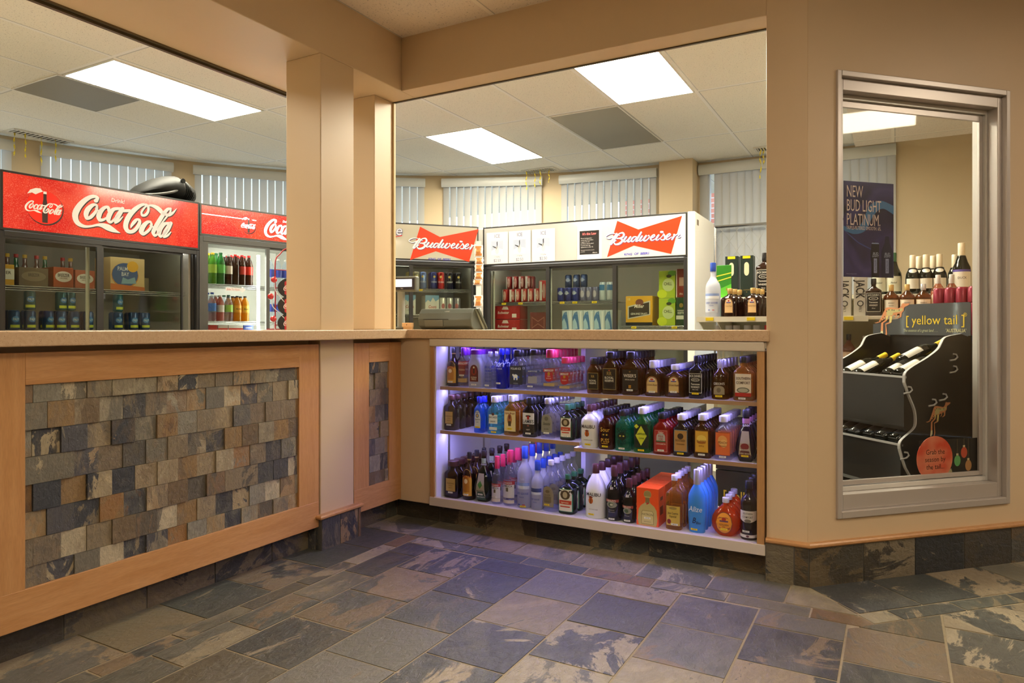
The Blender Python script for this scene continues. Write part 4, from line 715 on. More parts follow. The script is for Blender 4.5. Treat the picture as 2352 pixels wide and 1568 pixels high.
ROWS = [('top shelf', .755, 'kahlua:-2.158:.074:.215 smirpurple:-2.079:.063:.216 prince:-2.0:.086:.207 absolut:-1.914:.066:.196 skyy:-1.843:.064:.214 polar:-1.741:.092:.209 alberta:-1.643:.090:.212 smir:-1.549:.083:.214 smirsmall:-1.462:.076:.176 rrsmall:-1.308:.070:.177 rr:-1.222:.084:.208 wiser:-1.117:.090:.210 crown:-1.008:.078:.169 crownround:-.904:.096:.153 jack:-.803:.066:.196 gibson:-.698:.078:.181 soco:-.592:.090:.197'),
        ('left middle shelf', .512, 'disaronno:-2.166:.074:.195 bombay:-1.978:.060:.194 bacardi:-1.880:.082:.201 morgan:-1.778:.082:.212 lambs:-1.668:.080:.206 sauza:-1.563:.076:.206 jager:-1.456:.074:.180'),
        ('right middle shelf', .484, 'malibu:-1.335:.086:.213 pussred:-1.244:.076:.196 pussgreen:-1.158:.076:.197 lemon:-1.061:.082:.215 hot:-.965:.084:.194 rootbeer:-.872:.080:.194 butter:-.775:.080:.200 peach:-.681:.078:.198 guincherry:-.585:.088:.230'),
        ('bottom deck', .14, 'disaronnobig:-2.150:.092:.203 kahluabig:-2.050:.074:.257 guingreen:-1.957:.100:.273 luxsmall:-1.868:.060:.252 luxbig:-1.792:.076:.290 goose:-1.706:.080:.317 goosesmall:-1.628:.066:.251 sauzabig:-1.550:.084:.261 jagerbig:-1.456:.088:.196 malibubig:-1.305:.104:.262 baileys:-1.209:.080:.265 baileyssmall:-1.130:.066:.210 cuervo:-.906:.076:.251 alize:-.800:.086:.288 pear:-.672:.126:.173 socobig:-.572:.074:.259')]
RS = {'top shelf': 'top shelf', 'left middle shelf': 'left middle shelf', 'right middle shelf': 'right middle shelf', 'bottom deck': 'bottom deck'}
BS['disaronnobig'] = BS['disaronno']; BS['kahluabig'] = BS['kahlua']
def make_bottle(name, kind, w, h, loc, rz, label, cat, group=None, tagp=True, objname='liquor_bottle'):
    k = BS[kind]; t = thing(objname, label, cat, loc, rz, group); d = w if k[1] == 1 else k[1]
    if kind in ('crownround', 'disaronno', 'disaronnobig'): d = max(d, .05)
    nr, cr2 = k[6], k[7]
    if kind == 'disaronnobig': cr2 = .032; nr = .024
    sf = bottle_parts(t, k[0], w, d, h, k[2], GL_[k[3]], C_[k[4]], k[5], nr, cr2, k[8], k[9], seal=k[12] if len(k) > 12 else None)
    if k[10] and tagp: price(t, sf, w, h, *k[10])
    t['_d'] = d; return t
NB = 0
for row, z, spec in ROWS:
    for q in spec.split():
        kind, x, w, h = q.split(':'); x, w, h = float(x), float(w), float(h); look = BS[kind][11]
        grp = look + ' rows on ' + row
        yf = 3.186 if row != 'bottom deck' else 3.182
        t = make_bottle('liquor_bottle', kind, w, h, (x, 0, z), 0, 'front ' + look + ', ' + RS[row], 'bottle', grp)
        d = t['_d']; del t['_d']; t.location.y = yf + d / 2 + (.004 if kind in ('disaronno', 'kahlua') else 0)
        if kind == 'absolut': t.location.x += 0
        gap = .004; nmax = int((3.655 - yf) / (d + gap)) if row != 'bottom deck' else 5
        nmax = min(nmax, {'kahlua': 2, 'skyy': 3, 'absolut': 2, 'bombay': 2, 'kahluabig': 3, 'guingreen': 4, 'prince': 4, 'pear': 4, 'socobig': 3, 'alize': 5, 'smirpurple': 3}.get(kind, 7))
        for i in range(1, nmax):
            c_ = dup(t, (x + random.uniform(-.0015, .0015), t.location.y + i * (d + gap), z), random.uniform(-.03, .03), look + ', behind front, ' + RS[row], grp, skip=('price_tag',))
            if kind == 'alize' and i >= 3:
                b = [q for q in bpy.data.objects if q.parent == c_ and q.name.startswith('glass_body')] if False else None
            NB += 1
        NB += 1
# boxed bottle in its orange carton, three deep
def carton(x, y, label, front=True):
    t = thing('bottle_carton', label, 'box', (x, y, .14), 0, 'orange cartons on the bottom deck'); w, d, h = .108, .095, .178
    OR = pt('f2571c', .35); m = M(); m.box(-w / 2, w / 2, -d / 2, d / 2, 0, h, OR); m.box(w / 2, w / 2 + .0003, -.02, .02, .118, .135, pt('7c2c10')); m.box(w / 2, w / 2 + .0003, -.025, .025, .05, .09, pt('7c2c10')); m.build('carton', t, bevel=.0015)
    m = M(); y0 = -d / 2 - .0004
    L = [(-.043, .002), (-.048, .03), (-.044, .075), (-.033, .094), (-.014, .108), (-.010, .118), (-.010, .134), (-.016, .138), (-.019, .150), (-.014, .163), (0, .168)]
    P = L + [(-a, b) for a, b in L[::-1][1:]]
    m.poly(P, y0, pt('c8b474')); m.poly([(-.010, .108), (.010, .108), (.010, .134), (-.010, .134)], y0 - .0003, pt('8c7444'))
    m.poly([(-.016, .139), (.016, .139), (.018, .150), (.013, .162), (0, .166), (-.013, .162), (-.018, .150)], y0 - .0004, pt('a08c54'))
    m.poly([(-.030, .008), (.030, .008), (.030, .062), (.024, .072), (-.024, .072), (-.030, .062)], y0 - .0005, pt('8c7c48')); m.poly([(-.028, .010), (.028, .010), (.028, .061), (.023, .070), (-.023, .070), (-.028, .061)], y0 - .0007, pt('d8c88c'))
    m.text('PATRON', 0, .054, .014, '4c3c1c', y=y0 - .001); m.text('REPOSADO', 0, .020, .007, '6c5c34', y=y0 - .001)
    m.poly([(-.004, .10), (.008, .106), (.004, .112), (-.006, .108)], y0 - .0009, pt('c03c2c'))
    m.build('bottle_picture', t)
    if front: m = M(); m.box(-.016, .016, y0 - .0018, y0 - .0012, .033, .042, pt('f0eee6')); m.text('$79.95', 0, .0375, .007, '26221c', y=y0 - .002); m.build('price_tag', t)
    return t
for i in range(4): carton(-1.030, 3.236 + i * .1, 'orange carton with a printed stoppered bottle, front of the bottom deck' if i == 0 else 'orange carton lined up behind the front one on the bottom deck', i == 0)
# dark square cartons seen behind the rows on the bottom deck
def plain_box(name, label, cat, w, d, h, loc, rz, colr, texts=(), group=None, shapes=(), bevel=.002, lid=None):
    t = thing(name, label, cat, loc, rz, group); m = M(); m.box(-w / 2, w / 2, -d / 2, d / 2, 0, h, pt(colr) if isinstance(colr, str) else colr)
    m.build('carton', t, bevel=bevel)
    if texts or shapes:
        m = M(); y = -d / 2 - .0006
        for s in shapes: m.poly([(p[0] * w, p[1] * h) for p in s[0]], y, pt(s[1])); y -= .0003
        for tx in texts:
            m.text(tx[0], tx[1] * w, tx[2] * h, tx[3] * h, tx[4], y=y - .0003, sx=tx[5] if len(tx) > 5 else 1, shear=tx[6] if len(tx) > 6 else 0, bold=.015 if len(tx) < 8 else tx[7])
        m.build('print', t)
    return t
def circ(cx, cz, rx, rz_, n=18): return [(cx + rx * cos(2 * pi * i / n), cz + rz_ * sin(2 * pi * i / n)) for i in range(n)]
# ---------------- drink coolers ----------------
def af(p0, p1): return Fr(p0[0], p0[1], atan2(p1[1] - p0[1], p1[0] - p0[0]))
F1 = af((-4.53, 2.07), (-4.465, 3.325)); F2 = af((-4.48, 3.345), (-4.35, 4.05)); F3 = af((-3.817, 4.786), (-3.318, 5.363)); F4 = af((-3.308, 5.43), (-1.449, 5.478))
F3 = Fr(-3.318 - cos(F3.a) * 1.22, 5.363 - sin(F3.a) * 1.22, F3.a)                      # the clustered cooler starts behind the post
INT = mat('cooler_liner', (.62, .61, .55), .5); INTD = mat('cooler_liner_dim', (.34, .33, .29), .6)  # cooler interiors are white; dimness is put into the liner colours
TUBE2 = mat('cooler_tube_lit', (1., 1., .96), .5, 0, 30); TUBE1 = mat('cooler_tube', (1., .98, .9), .5, 0, 6.0)
def sparkle(name, c1, c2, emit):
    g = G(name); v = g.co(); n = g.noise(v, 260, 3, .5, .7); b = g.noise(v, 3., 3, .8)
    c = g.mix(g.ramp(b, [(.35, (0, 0, 0)), (.65, (1, 1, 1))]), c1, c2); c = g.mix(g.ramp(n, [(.56, (0, 0, 0)), (.72, (.8, .8, .8))]), c, (.95, .42, .33))
    g.l(c, g.b.inputs['Base Color']); g.b.inputs['Roughness'].default_value = .12; g.l(c, g.b.inputs['Emission Color']); g.b.inputs['Emission Strength'].default_value = emit; return g.m
def cooler(label, F, L, hz, doors, header, liner, frame, shelves, tube=None, depth=.74, white_sides=False, topz=2.0, glass_z=None, sidew=.03):
    t = thing('drink_cooler', label, 'cooler', (F.x, F.y, 0), F.a); side = WHITE if white_sides else frame
    m = M(); z0 = .12; m.box(0, L, depth - .03, depth, z0, topz, side); m.box(0, L, .03, depth - .03, topz - .03, topz, side); m.box(0, L, .03, depth - .03, z0, z0 + .05, side)
    m.box(-.0, .03, .03, depth - .03, z0 + .05, topz - .03, side); m.box(L - .03, L, .03, depth - .03, z0 + .05, topz - .03, side)
    m.build('cabinet', t, bevel=.004)
    m = M(); m.box(.03, .045, .06, depth - .045, z0 + .05, hz, liner); m.box(L - .045, L - .03, .06, depth - .045, z0 + .05, hz, liner); m.box(.03, L - .03, depth - .045, depth - .03, z0 + .05, hz, liner); m.box(.03, L - .03, .08, depth - .03, hz, hz + .015, liner); m.build('liner', t)
    m = M(); m.box(.0, L, .01, depth, 0, z0, BLACK); m.build('kickplate', t)
    gz = glass_z or hz - .035; m = M(); fw = sidew
    m.box(0, fw, 0, .04, z0, hz, frame); m.box(L - fw, L, 0, .04, z0, hz, frame); m.box(fw, L - fw, 0, .04, gz, hz, frame); m.box(fw, L - fw, 0, .04, z0, z0 + .1, frame)
    m.build('front_frame', t, bevel=.002)
    for i, (u0, u1, sl, sr) in enumerate(doors):
        d = M(); y = .006 + .016 * (i % 2)
        d.box(u0, u0 + sl, y, y + .014, z0 + .1, gz, frame); d.box(u1 - sr, u1, y, y + .014, z0 + .1, gz, frame); d.box(u0 + sl, u1 - sr, y, y + .014, gz - .014, gz, frame); d.box(u0 + sl, u1 - sr, y, y + .014, z0 + .1, z0 + .13, frame)
        o = d.build('sliding_door', t); g = M(); g.box(u0 + sl, u1 - sr, y + .004, y + .009, z0 + .13, gz - .014, COOLER_GLASS); g.build('door_glass', o)
    for z, u0, u1, tags in shelves:
        s = M()
        for k in range(3): s.tube([(u0, .09 + .006 * k, z - .003 - .012 * k), (u1, .09 + .006 * k, z - .003 - .012 * k)], .0025, CHROME, 5)
        n = int((u1 - u0) / .03)
        for k in range(n): s.box(u0 + k * .03, u0 + k * .03 + .003, .09, depth - .06, z - .004, z - .001, CHROME)
        s.box(u0, u1, .30, .306, z - .008, z - .004, CHROME); o = s.build('wire_shelf', t)
        for u in tags: q = M(); q.box(u - .022, u + .022, .082, .085, z - .022, z - .004, pt('f0d21e')); q.box(u - .014, u + .014, .0815, .082, z - .015, z - .011, pt('8c6c20')); q.build('price_tag', o)
    if tube:
        for u, zz in tube[1]: q = M(); q.tube([(u, .075, zz[0]), (u, .075, zz[1])], .012, tube[0] if tube[0] is TUBE2 else mat('grey_door_strip', (.55, .54, .48), .4)); q.build('lamp_or_strip', t, smooth=60)  # outside the lit cooler these are unlit grey door-frame strips
        q = M(); q.tube([(.06, .11, hz - .02), (L - .06, .11, hz - .02)], .012, tube[0]); q.build('lamp_or_strip', t, smooth=60)
    header(t); return t
def hdr(t, L, z0, z1, face, frame, b0=-.004, tilt=0.):
    m = M(); fr = .014; v = [(0, b0, z1), (L, b0, z1), (L, b0 + tilt, z0), (0, b0 + tilt, z0)]
    m.prism([(b0, z1), (.06, z1), (.06, z0), (b0 + tilt, z0)], 0, L, frame, 0); o = m.build('header_sign', t, bevel=.003)
    q = M(); q.box(fr, L - fr, b0 - .002 + tilt, b0 + tilt, z0 + fr, z1 - fr, face); q.build('sign_face', o); return o
RED1 = sparkle('red_sparkle_sign', (.58, .010, .010), (.74, .07, .04), .16); RED2 = sparkle('lit_red_sparkle_sign', (.70, .006, .01), (.85, .04, .015), 1.1)  # nearer sign is unlit; a faint glow is put into its red
W1_ = mat('sign_white', (.84, .82, .78), .3, 0, .12); W2_ = mat('lit_sign_white', (1, .98, .96), .25, 0, 1.6); SHD = mat('script_shadow', (.02, .012, .01), .5)  # sign_white also has a slight glow put in
def sign_coke(t, L, z0, z1, face, white, du, dz, sc, frame, disc):
    o = hdr(t, L, z0, z1, face, frame)
    def mapped(data): return [[int((du * 1e4 + v * sc) if i % 2 == 0 else (dz * 1e4 + (v - 18250) * sc)) for i, v in enumerate(r)] for r in data]
    q = M(); D = mapped(COKE); q.strokes(D, -.0075, SHD, dx=.005 * sc, dz=-.006 * sc); q.strokes(D, -.0085, white)
    q.text('Drink!', .668 * sc + du, (1.916 - 1.825) * sc + dz, .036 * sc, white, y=-.009, sx=.95, shear=.12, bold=.02); q.build('white_script', o)
    cu, cz, r = disc; q = M(); q.poly(circ(cu + .004, cz - .006, r * 1.02, r * 1.02, 28), -.0070, SHD); q.poly(circ(cu, cz, r, r, 28), -.0074, mat('sign_disc_red', (.72, .02, .01), .2, 0, .3))
    q.poly([(cu + a * r, cz + b * r) for a, b in [(-.14, -.92), (.16, -.92), (.17, -.4), (.11, -.12), (.15, .2), (.1, .5), (.1, .95), (-.08, .95), (-.08, .5), (-.13, .2), (-.09, -.12), (-.15, -.4)]], -.0078, mat('cola_bottle_print', (.05, .03, .03), .2))
    q.poly([(cu - .08 * r, cz + .82 * r), (cu + .1 * r, cz + .82 * r), (cu + .1 * r, cz + .97 * r), (cu - .08 * r, cz + .97 * r)], -.008, white)
    pts = [(-.1, .95), (-.25, 1.12), (-.5, 1.1), (-.8, .95), (-.95, .7), (-.7, .8), (-.5, .72), (-.3, .85)]; q.poly([(cu + a * r, cz + b * r) for a, b in pts], -.0079, white)
    s2 = sc * r * 2 / .74
    q.strokes([[int((cu - r * 1.08) * 1e4 + (v - 3900) * (r * 2.15 / .70) if i % 2 == 0 else cz * 1e4 + (v - 18250) * (r * 2.15 / .70)) for i, v in enumerate(rr)] for rr in COKE], -.0083, white, k=2); q.build('round_badge', o); return o
def sh1(t): sign_coke(t, 1.262, 1.648, 1.998, RED1, W1_, 0, 1.825, 1, BLACK, (.232, 1.808, .100))
def sh2(t):
    o = sign_coke(t, 1.10, 1.763, 1.998, RED2, W2_, .245, 1.878, .70, GREYD, (.385, 1.872, .058))
    q = M(); q.box(.015, .45, -.0072, -.0068, 1.918, 1.924, W2_); q.build('white_line', o)
def bow(q, du, dz, y=-.008): q.poly([(a + du, b + dz) for a, b in BOW], y, mat('bowtie_red', (.82, .035, .01), .2, 0, .25)); q.strokes(BUD, y - .0010, pt('3c1c58'), dx=.004 + du, dz=-.005 + dz); q.strokes(BUD, y - .0016, W1_, dx=du, dz=dz)
SIGNW = mat('sign_panel_white', (.50, .49, .46), .15, 0, .08, coat=.4); SIGNC = mat('sign_panel_cream', (.46, .43, .34), .15, 0, .06, coat=.4)
def sheet(name, label, F, u0, u1, z0, z1, build, group=None, b=-.011, cat='sign'):
    t = thing(name, label, cat, F((u0 + u1) / 2, b, z0), F.a, group); w = (u1 - u0) / 2; h = z1 - z0
    m = M(); m.box(-w, w, -.0008, 0, 0, h, WHITE_P); m.build('paper', t); m = M(); build(m, w, h); m.build('print', t); return t
def sh3(t):
    L = 1.22; o = hdr(t, L, 1.672, 1.998, SIGNC, BLACK); q = M(); d = L - .735 - 1.198 + .105; bow(q, d, 0.004)
    q.text('KING  OF  BEERS', 1.452 + d + .01, 1.690, .026, '2c2c9c', y=-.009, sx=1.05, shear=.15, bold=.02)
    q.text('e', .488, 1.93, .13, '3a3f70', y=-.0095, shear=.2, bold=.03); q.text('e', .485, 1.932, .13, 'dcdce8', y=-.0100, shear=.2, bold=.0); q.tube([(.40, -.010, 1.858), (.52, -.010, 1.885)], .003, pt('c8281c'), 5); q.build('bow_tie_logo', o)
def sh4(t):
    o = hdr(t, 1.866, 1.645, 1.998, SIGNW, BLACK); q = M(); bow(q, 0, 0); q.text('KING  OF  BEERS', 1.452, 1.686, .026, '3a38a8', y=-.009, sx=1.1, shear=.15, bold=.02); q.build('bow_tie_logo', o)
    q = M(); q.box(1.866, 1.925, -.002, .74, .0, 2.0, WHITE); q.build('side_panel', t, bevel=.006); q = M(); q.box(-.055, 0, .0, .74, .0, 1.99, WHITE); q.build('side_panel', t, bevel=.006)
    q = M(); q.box(1.9251, 1.926, .07, .13, 1.90, 1.945, pt('6c5c48')); q.build('maker_plate', t)
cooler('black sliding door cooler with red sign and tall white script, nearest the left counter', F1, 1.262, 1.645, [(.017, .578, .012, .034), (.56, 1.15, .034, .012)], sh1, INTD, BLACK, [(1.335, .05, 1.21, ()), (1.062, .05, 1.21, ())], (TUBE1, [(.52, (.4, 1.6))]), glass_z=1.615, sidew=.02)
cooler('grey framed brightly lit cooler with glowing red sign, partly behind the pier', F2, 1.10, 1.76, [(.03, .575, .038, .03), (.55, 1.07, .03, .03)], sh2, mat('bright_liner', (.85, .85, .82), .4), GREYD, [(1.415, .05, 1.05, ()), (1.13, .05, 1.05, ())], (TUBE2, [(.515, (.3, 1.66)), (1.03, (.3, 1.66))]), glass_z=1.72, sidew=.028)
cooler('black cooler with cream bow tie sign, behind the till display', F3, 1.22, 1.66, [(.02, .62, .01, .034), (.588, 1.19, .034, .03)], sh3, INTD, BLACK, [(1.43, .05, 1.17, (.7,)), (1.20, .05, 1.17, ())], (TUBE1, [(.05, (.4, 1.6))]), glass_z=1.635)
cooler('three door cooler with white bow tie sign and ice notices, right of centre', F4, 1.866, 1.64, [(.02, .661, .05, .032), (.63, 1.279, .032, .034), (1.24, 1.846, .034, .012)], sh4, INT, BLACK, [(1.312, .06, 1.21, (.17, .34, .75, .87, 1.05)), (1.095, 1.27, 1.82, (1.40, 1.74)), (1.03, .06, 1.21, ())], (TUBE1, [(.645, (.4, 1.6)), (1.25, (.4, 1.6)), (.07, (.4, 1.6))]), glass_z=1.612)
# notices taped to the white sign
def ice(m, w, h):
    y = -.0012; m.text('ICE', 0, h * .88, .045, '4a4a80', y=y, sx=.85); m.box(-w * .55, w * .55, y - .0002, y, h * .28, h * .72, pt('b9c4da'))
    m.poly([(-w * .55, h * .28), (w * .55, h * .28), (w * .55, h * .45), (0, h * .5), (-w * .55, h * .42)], y - .0005, pt('e2e6ee'))
    m.poly(circ(0, h * .43, w * .16, h * .13, 14), y - .0008, pt('e8e2dc')); m.poly([(-w * .1, h * .42), (-w * .02, h * .56), (-w * .04, h * .68), (w * .04, h * .71), (w * .05, h * .60), (w * .0, h * .5)], y - .001, pt('23242c')); m.poly([(-w * .10, h * .53), (-w * .42, h * .57), (-w * .40, h * .54), (-w * .08, h * .48)], y - .0011, pt('33343c'))
    m.text('2.7 kg Bag', 0, h * .22, .014, '5a5a80', y=y, sx=.9); m.text('$2.50', 0, h * .10, .036, '4a4a80', y=y, sx=.9)
for i, (a, b, s) in enumerate(((.042, .262, 'left'), (.270, .489, 'middle'), (.502, .723, 'right'))):
    sheet('ice_notice', '%s of the three white ice price notices with a penguin picture' % s, F4, a, b, 1.660, 1.944, ice, 'ice notices on the cooler sign')
def law(m, w, h):
    y = -.0012; m.box(-w * .80, w * .80, y - .0002, y, h * .14, h * .84, pt('181414')); m.text("It's the Law", 0, h * .75, .028, 'e87070', y=y - .0006, sx=.95, bold=.03)
    for i, s in enumerate(('Minors having and/or', 'consuming this product', 'is against the law', 'purchases may be asked', 'to prove their age', 'appearance is under 25')): m.text(s, -w * .7, h * (.62 - .052 * i), .0125, 'd8d4d0', y=y - .0006, sx=.95, al='L')
    m.text('Photograph identification must be', -w * .7, h * .27, .009, 'd8d4d0', y=y - .0006, al='L'); m.text('presented', -w * .7, h * .225, .009, 'd8d4d0', y=y - .0006, al='L'); m.text('Alberta', w * .45, h * .19, .014, 'f0ece8', y=y - .0006, shear=.2)
sheet('law_notice', 'white notice with a black panel beside the large red bow tie', F4, .931, 1.151, 1.660, 1.948, law)
# cans, boxes and bottles inside the coolers
def can(label, F, u, b, z, colr, h=.122, r=.032, group=None, deco=None, glassy=False):
    t = thing('drink_can', label, 'can', F(u, b, z), F.a + random.uniform(-.4, .4), group); c = mat('can_' + colr, colr, .28, .35)
    m = M(); m.lathe([(r * .78, 0), (r, .006), (r, h - .012), (r * .82, h - .002), (r * .78, h)], c, seg=14); m.build('can_body', t, smooth=40)
    m = M(); m.lathe([(r * .80, h - .003), (r * .80, h + .0005), (r * .70, h - .0015)], mat('can_lid', (.7, .7, .7), .25, .9), seg=14); m.build('can_lid', t, smooth=40)
    if deco:
        m = M()
        for kind, cx, cz, ww, hh, cc in deco:
            if kind == 't': m.text(cc[1], cx, cz * h, hh, cc[0], surf=lambda x, z: -math.sqrt(max(r * r - x * x, 1e-6)) - .0006, sx=ww, shear=.15)
            else:
                v = []
                for i in range(9):
                    a = (-1 + i / 4) * ww; x, y = (r + .0003) * sin(a + cx), -(r + .0003) * cos(a + cx); s = hh * h / 2 * (math.sqrt(max(0, 1 - (-1 + i / 4) ** 2)) if kind == 'o' else 1); v += [(x, y, cz * h - s), (x, y, cz * h + s)]
                m.add(v, [(2 * i, 2 * i + 2, 2 * i + 3, 2 * i + 1) for i in range(8)], pt(cc))
        m.build('print', t)
    return t
def cans(F, spec, z, b, colr, label, group, deco=None, h=.122, r=.032, rows=2):
    t = None
    for u in spec:
        for k in range(rows):
            if t is None: t = can(label, F, u, b, z, colr, h, r, group, deco)
            else: dup(t, F(u + .01 * k, b + k * (2 * r + .004), z), F.a + random.uniform(-.3, .3))
BLU = [('o', 0, .55, .7, .30, '3c7cc0'), ('r', 0, .2, .9, .14, 'c8d84c'), ('t', 0, .55, .6, .022, ('dfe8f0', 'PALM'))]
cans(F1, (.135, .222, .325, .40, .478, .565, .76, .865, .95), 1.065, .16, '123a6c', 'blue fruit cooler can on the lower shelf of the nearer red cooler', 'blue cans on the lower shelf', BLU)
cans(F1, (.222, .40, .455, .76), 1.1885, .16, '15505c', 'blue green can stacked on the lower row, nearer red cooler', 'blue cans stacked on top', BLU, rows=1)
def pack(label, F, u0, u1, z0, z1, colr, texts=(), shapes=(), b=.2, d=.2, group=None, name='drink_carton'):
    return plain_box(name, label, 'box', u1 - u0, d, z1 - z0, F((u0 + u1) / 2, b + d / 2, z0), F.a, colr, texts, group, shapes)
E8 = circ(0, .55, .42, .26)
BT_ = [('BREEZER', 0, .62, .22, '3c2c24', .62), ('ORIGINAL', 0, .47, .1, '8c6c5c', .8)]
pack('yellow and white cooler carton at the left door edge, upper shelf', F1, .075, .155, 1.336, 1.465, 'c89a28', [('ER', .1, .62, .2, '3c2c24')], [([(-.1, .3), (.5, .3), (.5, .8), (-.1, .8)], 'e2e0d8')], group=None)
pack('brown drink carton with dark oval label, upper shelf of the nearer red cooler', F1, .18, .345, 1.336, 1.455, '5a4a30', BT_, [(E8, '7c7058')])
pack('orange carton with white oval label, upper shelf beside the door stile', F1, .375, .495, 1.336, 1.470, 'a84c24', BT_, [(E8, 'f0ece4')])
pack('orange carton with white oval label, half behind the first one', F1, .515, .640, 1.336, 1.462, 'a8502c', BT_, [(E8, 'e4e0d4')], b=.22)
pack('cream picture carton with blue oval and sun, right door of the nearer red cooler', F1, .700, .935, 1.336, 1.560, 'd8bc88', [('PALM', -.16, .66, .17, 'e8ecf8', .75), ('BAY', -.08, .50, .17, 'e8ecf8', .75)],
     [(circ(-.08, .46, .40, .38), 'c4883c'), (circ(-.08, .48, .38, .36), '3c5c98'), (circ(.14, .74, .17, .17), 'e8b024'), ([(-.2, .2), (.25, .22), (.2, .42), (0, .34), (-.15, .4)], '8ab0c8'), ([(-.5, .0), (.5, .0), (.5, .12), (-.5, .2)], 'c86c2c')], b=.14)
pack('pale carton standing in for a lettered reflection, back of the right door', F1, .99, 1.12, 1.336, 1.45, '8c8468', [('caesar', 0, .4, .2, 'b8b098', .8)], b=.4)  # carton stands in for a reflection in the door glass
for i, u in enumerate((.12, .17, .23, .28, .33, .40, .45, .56, .61)):
    t = thing('cooler_bottle', 'small amber necked bottle standing behind the cartons on the upper shelf', 'bottle', F1(u, .48, 1.336), F1.a, 'bottles behind the cartons'); m = M(); m.lathe([(.025, 0), (.027, .01), (.027, .11), (.012, .16), (.011, .21)], GL_['rose' if i % 3 else 'lime'], seg=12); m.build('glass_body', t, smooth=40); m = M(); m.lathe([(.013, .2), (.013, .222)], C_['redc' if i % 2 else 'yel'], seg=12); m.build('cap', t)
# soft drink bottles in the lit cooler
def soda(label, u, z, h, r, liq, capc, lab, F=F2, b=.14, group=None, lz=(.35, .62), txt=None):
    t = thing('soft_drink_bottle', label, 'bottle', F(u, b, z), F.a, group)
    m = M(); m.lathe([(r * .85, 0), (r, .008), (r * .96, h * .2), (r, h * .33), (r * .95, h * .5), (r, h * .64), (r * .8, h * .78), (r * .40, h * .90), (r * .36, h * .945)], liq, seg=16); m.build('plastic_body', t, smooth=50)
    m = M(); m.lathe([(r * .42, h * .94), (r * .42, h * .995), (r * .38, h)], capc, seg=12); m.build('cap', t, smooth=40)
    if lab: m = M(); m.lathe([(r * 1.015, h * lz[0]), (r * 1.015, h * lz[1])], pt(lab), seg=16); 
    if lab and txt: m.text(txt[0], 0, h * (lz[0] + lz[1]) / 2, h * .07, txt[1], surf=lambda x, zz: -math.sqrt(max((r * 1.03) ** 2 - x * x, 1e-6)), sx=.6, bold=.02)
    if lab: m.build('label', t, smooth=40)
    return t
COLA = mixglass('cola_liquid', (.25, .09, .03), .5, (.10, .035, .02)); GRN_ = mixglass('green_soda', (.35, .75, .15), .4, (.25, .55, .08)); GRN2 = mixglass('deep_green_soda', (.12, .6, .2), .45, (.06, .42, .10)); WAT = mixglass('water_bottle', (.90, .95, 1.), .12, (.8, .88, 1.)); JUI = mixglass('juice', (.9, .5, .05), .7, (.85, .42, .03)); PNK = mixglass('pink_drink', (.8, .35, .3), .5, (.7, .25, .2))
for a in ((.172, 1.416, .24, .031, GRN_, C_['yel'], 'a8cc4c', 'yellow capped pale green soda bottle'), (.236, 1.416, .245, .033, GRN2, C_['grn'], '5cb450', 'deep green soda bottle beside the yellow capped one'), (.300, 1.416, .235, .030, COLA, C_['wht'], 'd8c8bc', 'dark soda bottle with white cap and pale label'), (.357, 1.416, .24, .030, COLA, C_['redc'], None, 'cola bottle with red cap and bare body, upper shelf'), (.412, 1.416, .24, .030, COLA, C_['redc'], 'b02c24', 'cola bottle with red label, left of the rightmost'), (.472, 1.416, .24, .031, COLA, C_['redc'], 'c0281c', 'rightmost cola bottle on the upper lit shelf'),
          (.168, 1.131, .22, .030, WAT, C_['blu'], '3c6cc0', 'clear water bottle with blue cap and label'), (.232, 1.131, .20, .031, PNK, C_['wht'], 'e0d8d8', 'pink drink bottle with white sleeve'), (.300, 1.131, .205, .032, WAT, C_['grn'], '98c84c', 'clear bottle with green cap and lime label'), (.372, 1.131, .20, .031, JUI, C_['blk'], 'e8a424', 'orange juice bottle beside the lime labelled one'), (.438, 1.131, .20, .031, JUI, C_['blk'], 'e8b434', 'rightmost juice bottle with black name patch')):
    u, z, h, r, l, c, lab, tx = a; g = 'soft drinks in the lit cooler'
    t = soda(tx, u, z, h, r, l, c, lab, group=g, txt=('Minute Maid', '181818') if l is JUI else None)
    for k in (1, 2): dup(t, F2(u, .14 + .07 * k, z), None, tx + ', row behind')
for i in range(3):
    for j in range(2): soda('clear water bottle with blue label behind the right sliding door', .66 + i * .07, 1.416 if j else 1.131, .23, .031, WAT, C_['wht'], '3c4cb0', group='water bottles behind the right door')
for u0, u1, c, tx in ((.14, .20, 'b02c24', 'red and white can pack'), (.205, .285, 'd8c8c4', 'white drink pack with red band'), (.29, .41, 'e0dcd8', 'wide white drink pack with red band'), (.415, .50, '2c4ca8', 'blue drink pack with white lettering')):
    pack(tx + ' low in the lit cooler', F2, u0, u1, .98, 1.105, c, [('DASANI', 0, .8, .12, 'e8ecf8')] if c == '2c4ca8' else (), [([(-.5, .62), (.5, .62), (.5, .78), (-.5, .78)], 'b8382c')] if c != '2c4ca8' else (), b=.12)
m = M(); a = thing('door_sticker', 'white arrow sticker reading slide to open on the lit cooler door', 'sticker', F2(.20, .0, 1.36), F2.a); m.prism([(0, 0), (.13, 0), (.13, -.012), (.165, .013), (.13, .038), (.13, .026), (0, .026)], -.004, -.003, WHITE_P, 1); m.build('arrow', a); m = M(); m.text('Slide To Open', .06, .013, .018, 'c0281c', y=-.0045); m.build('print', a)
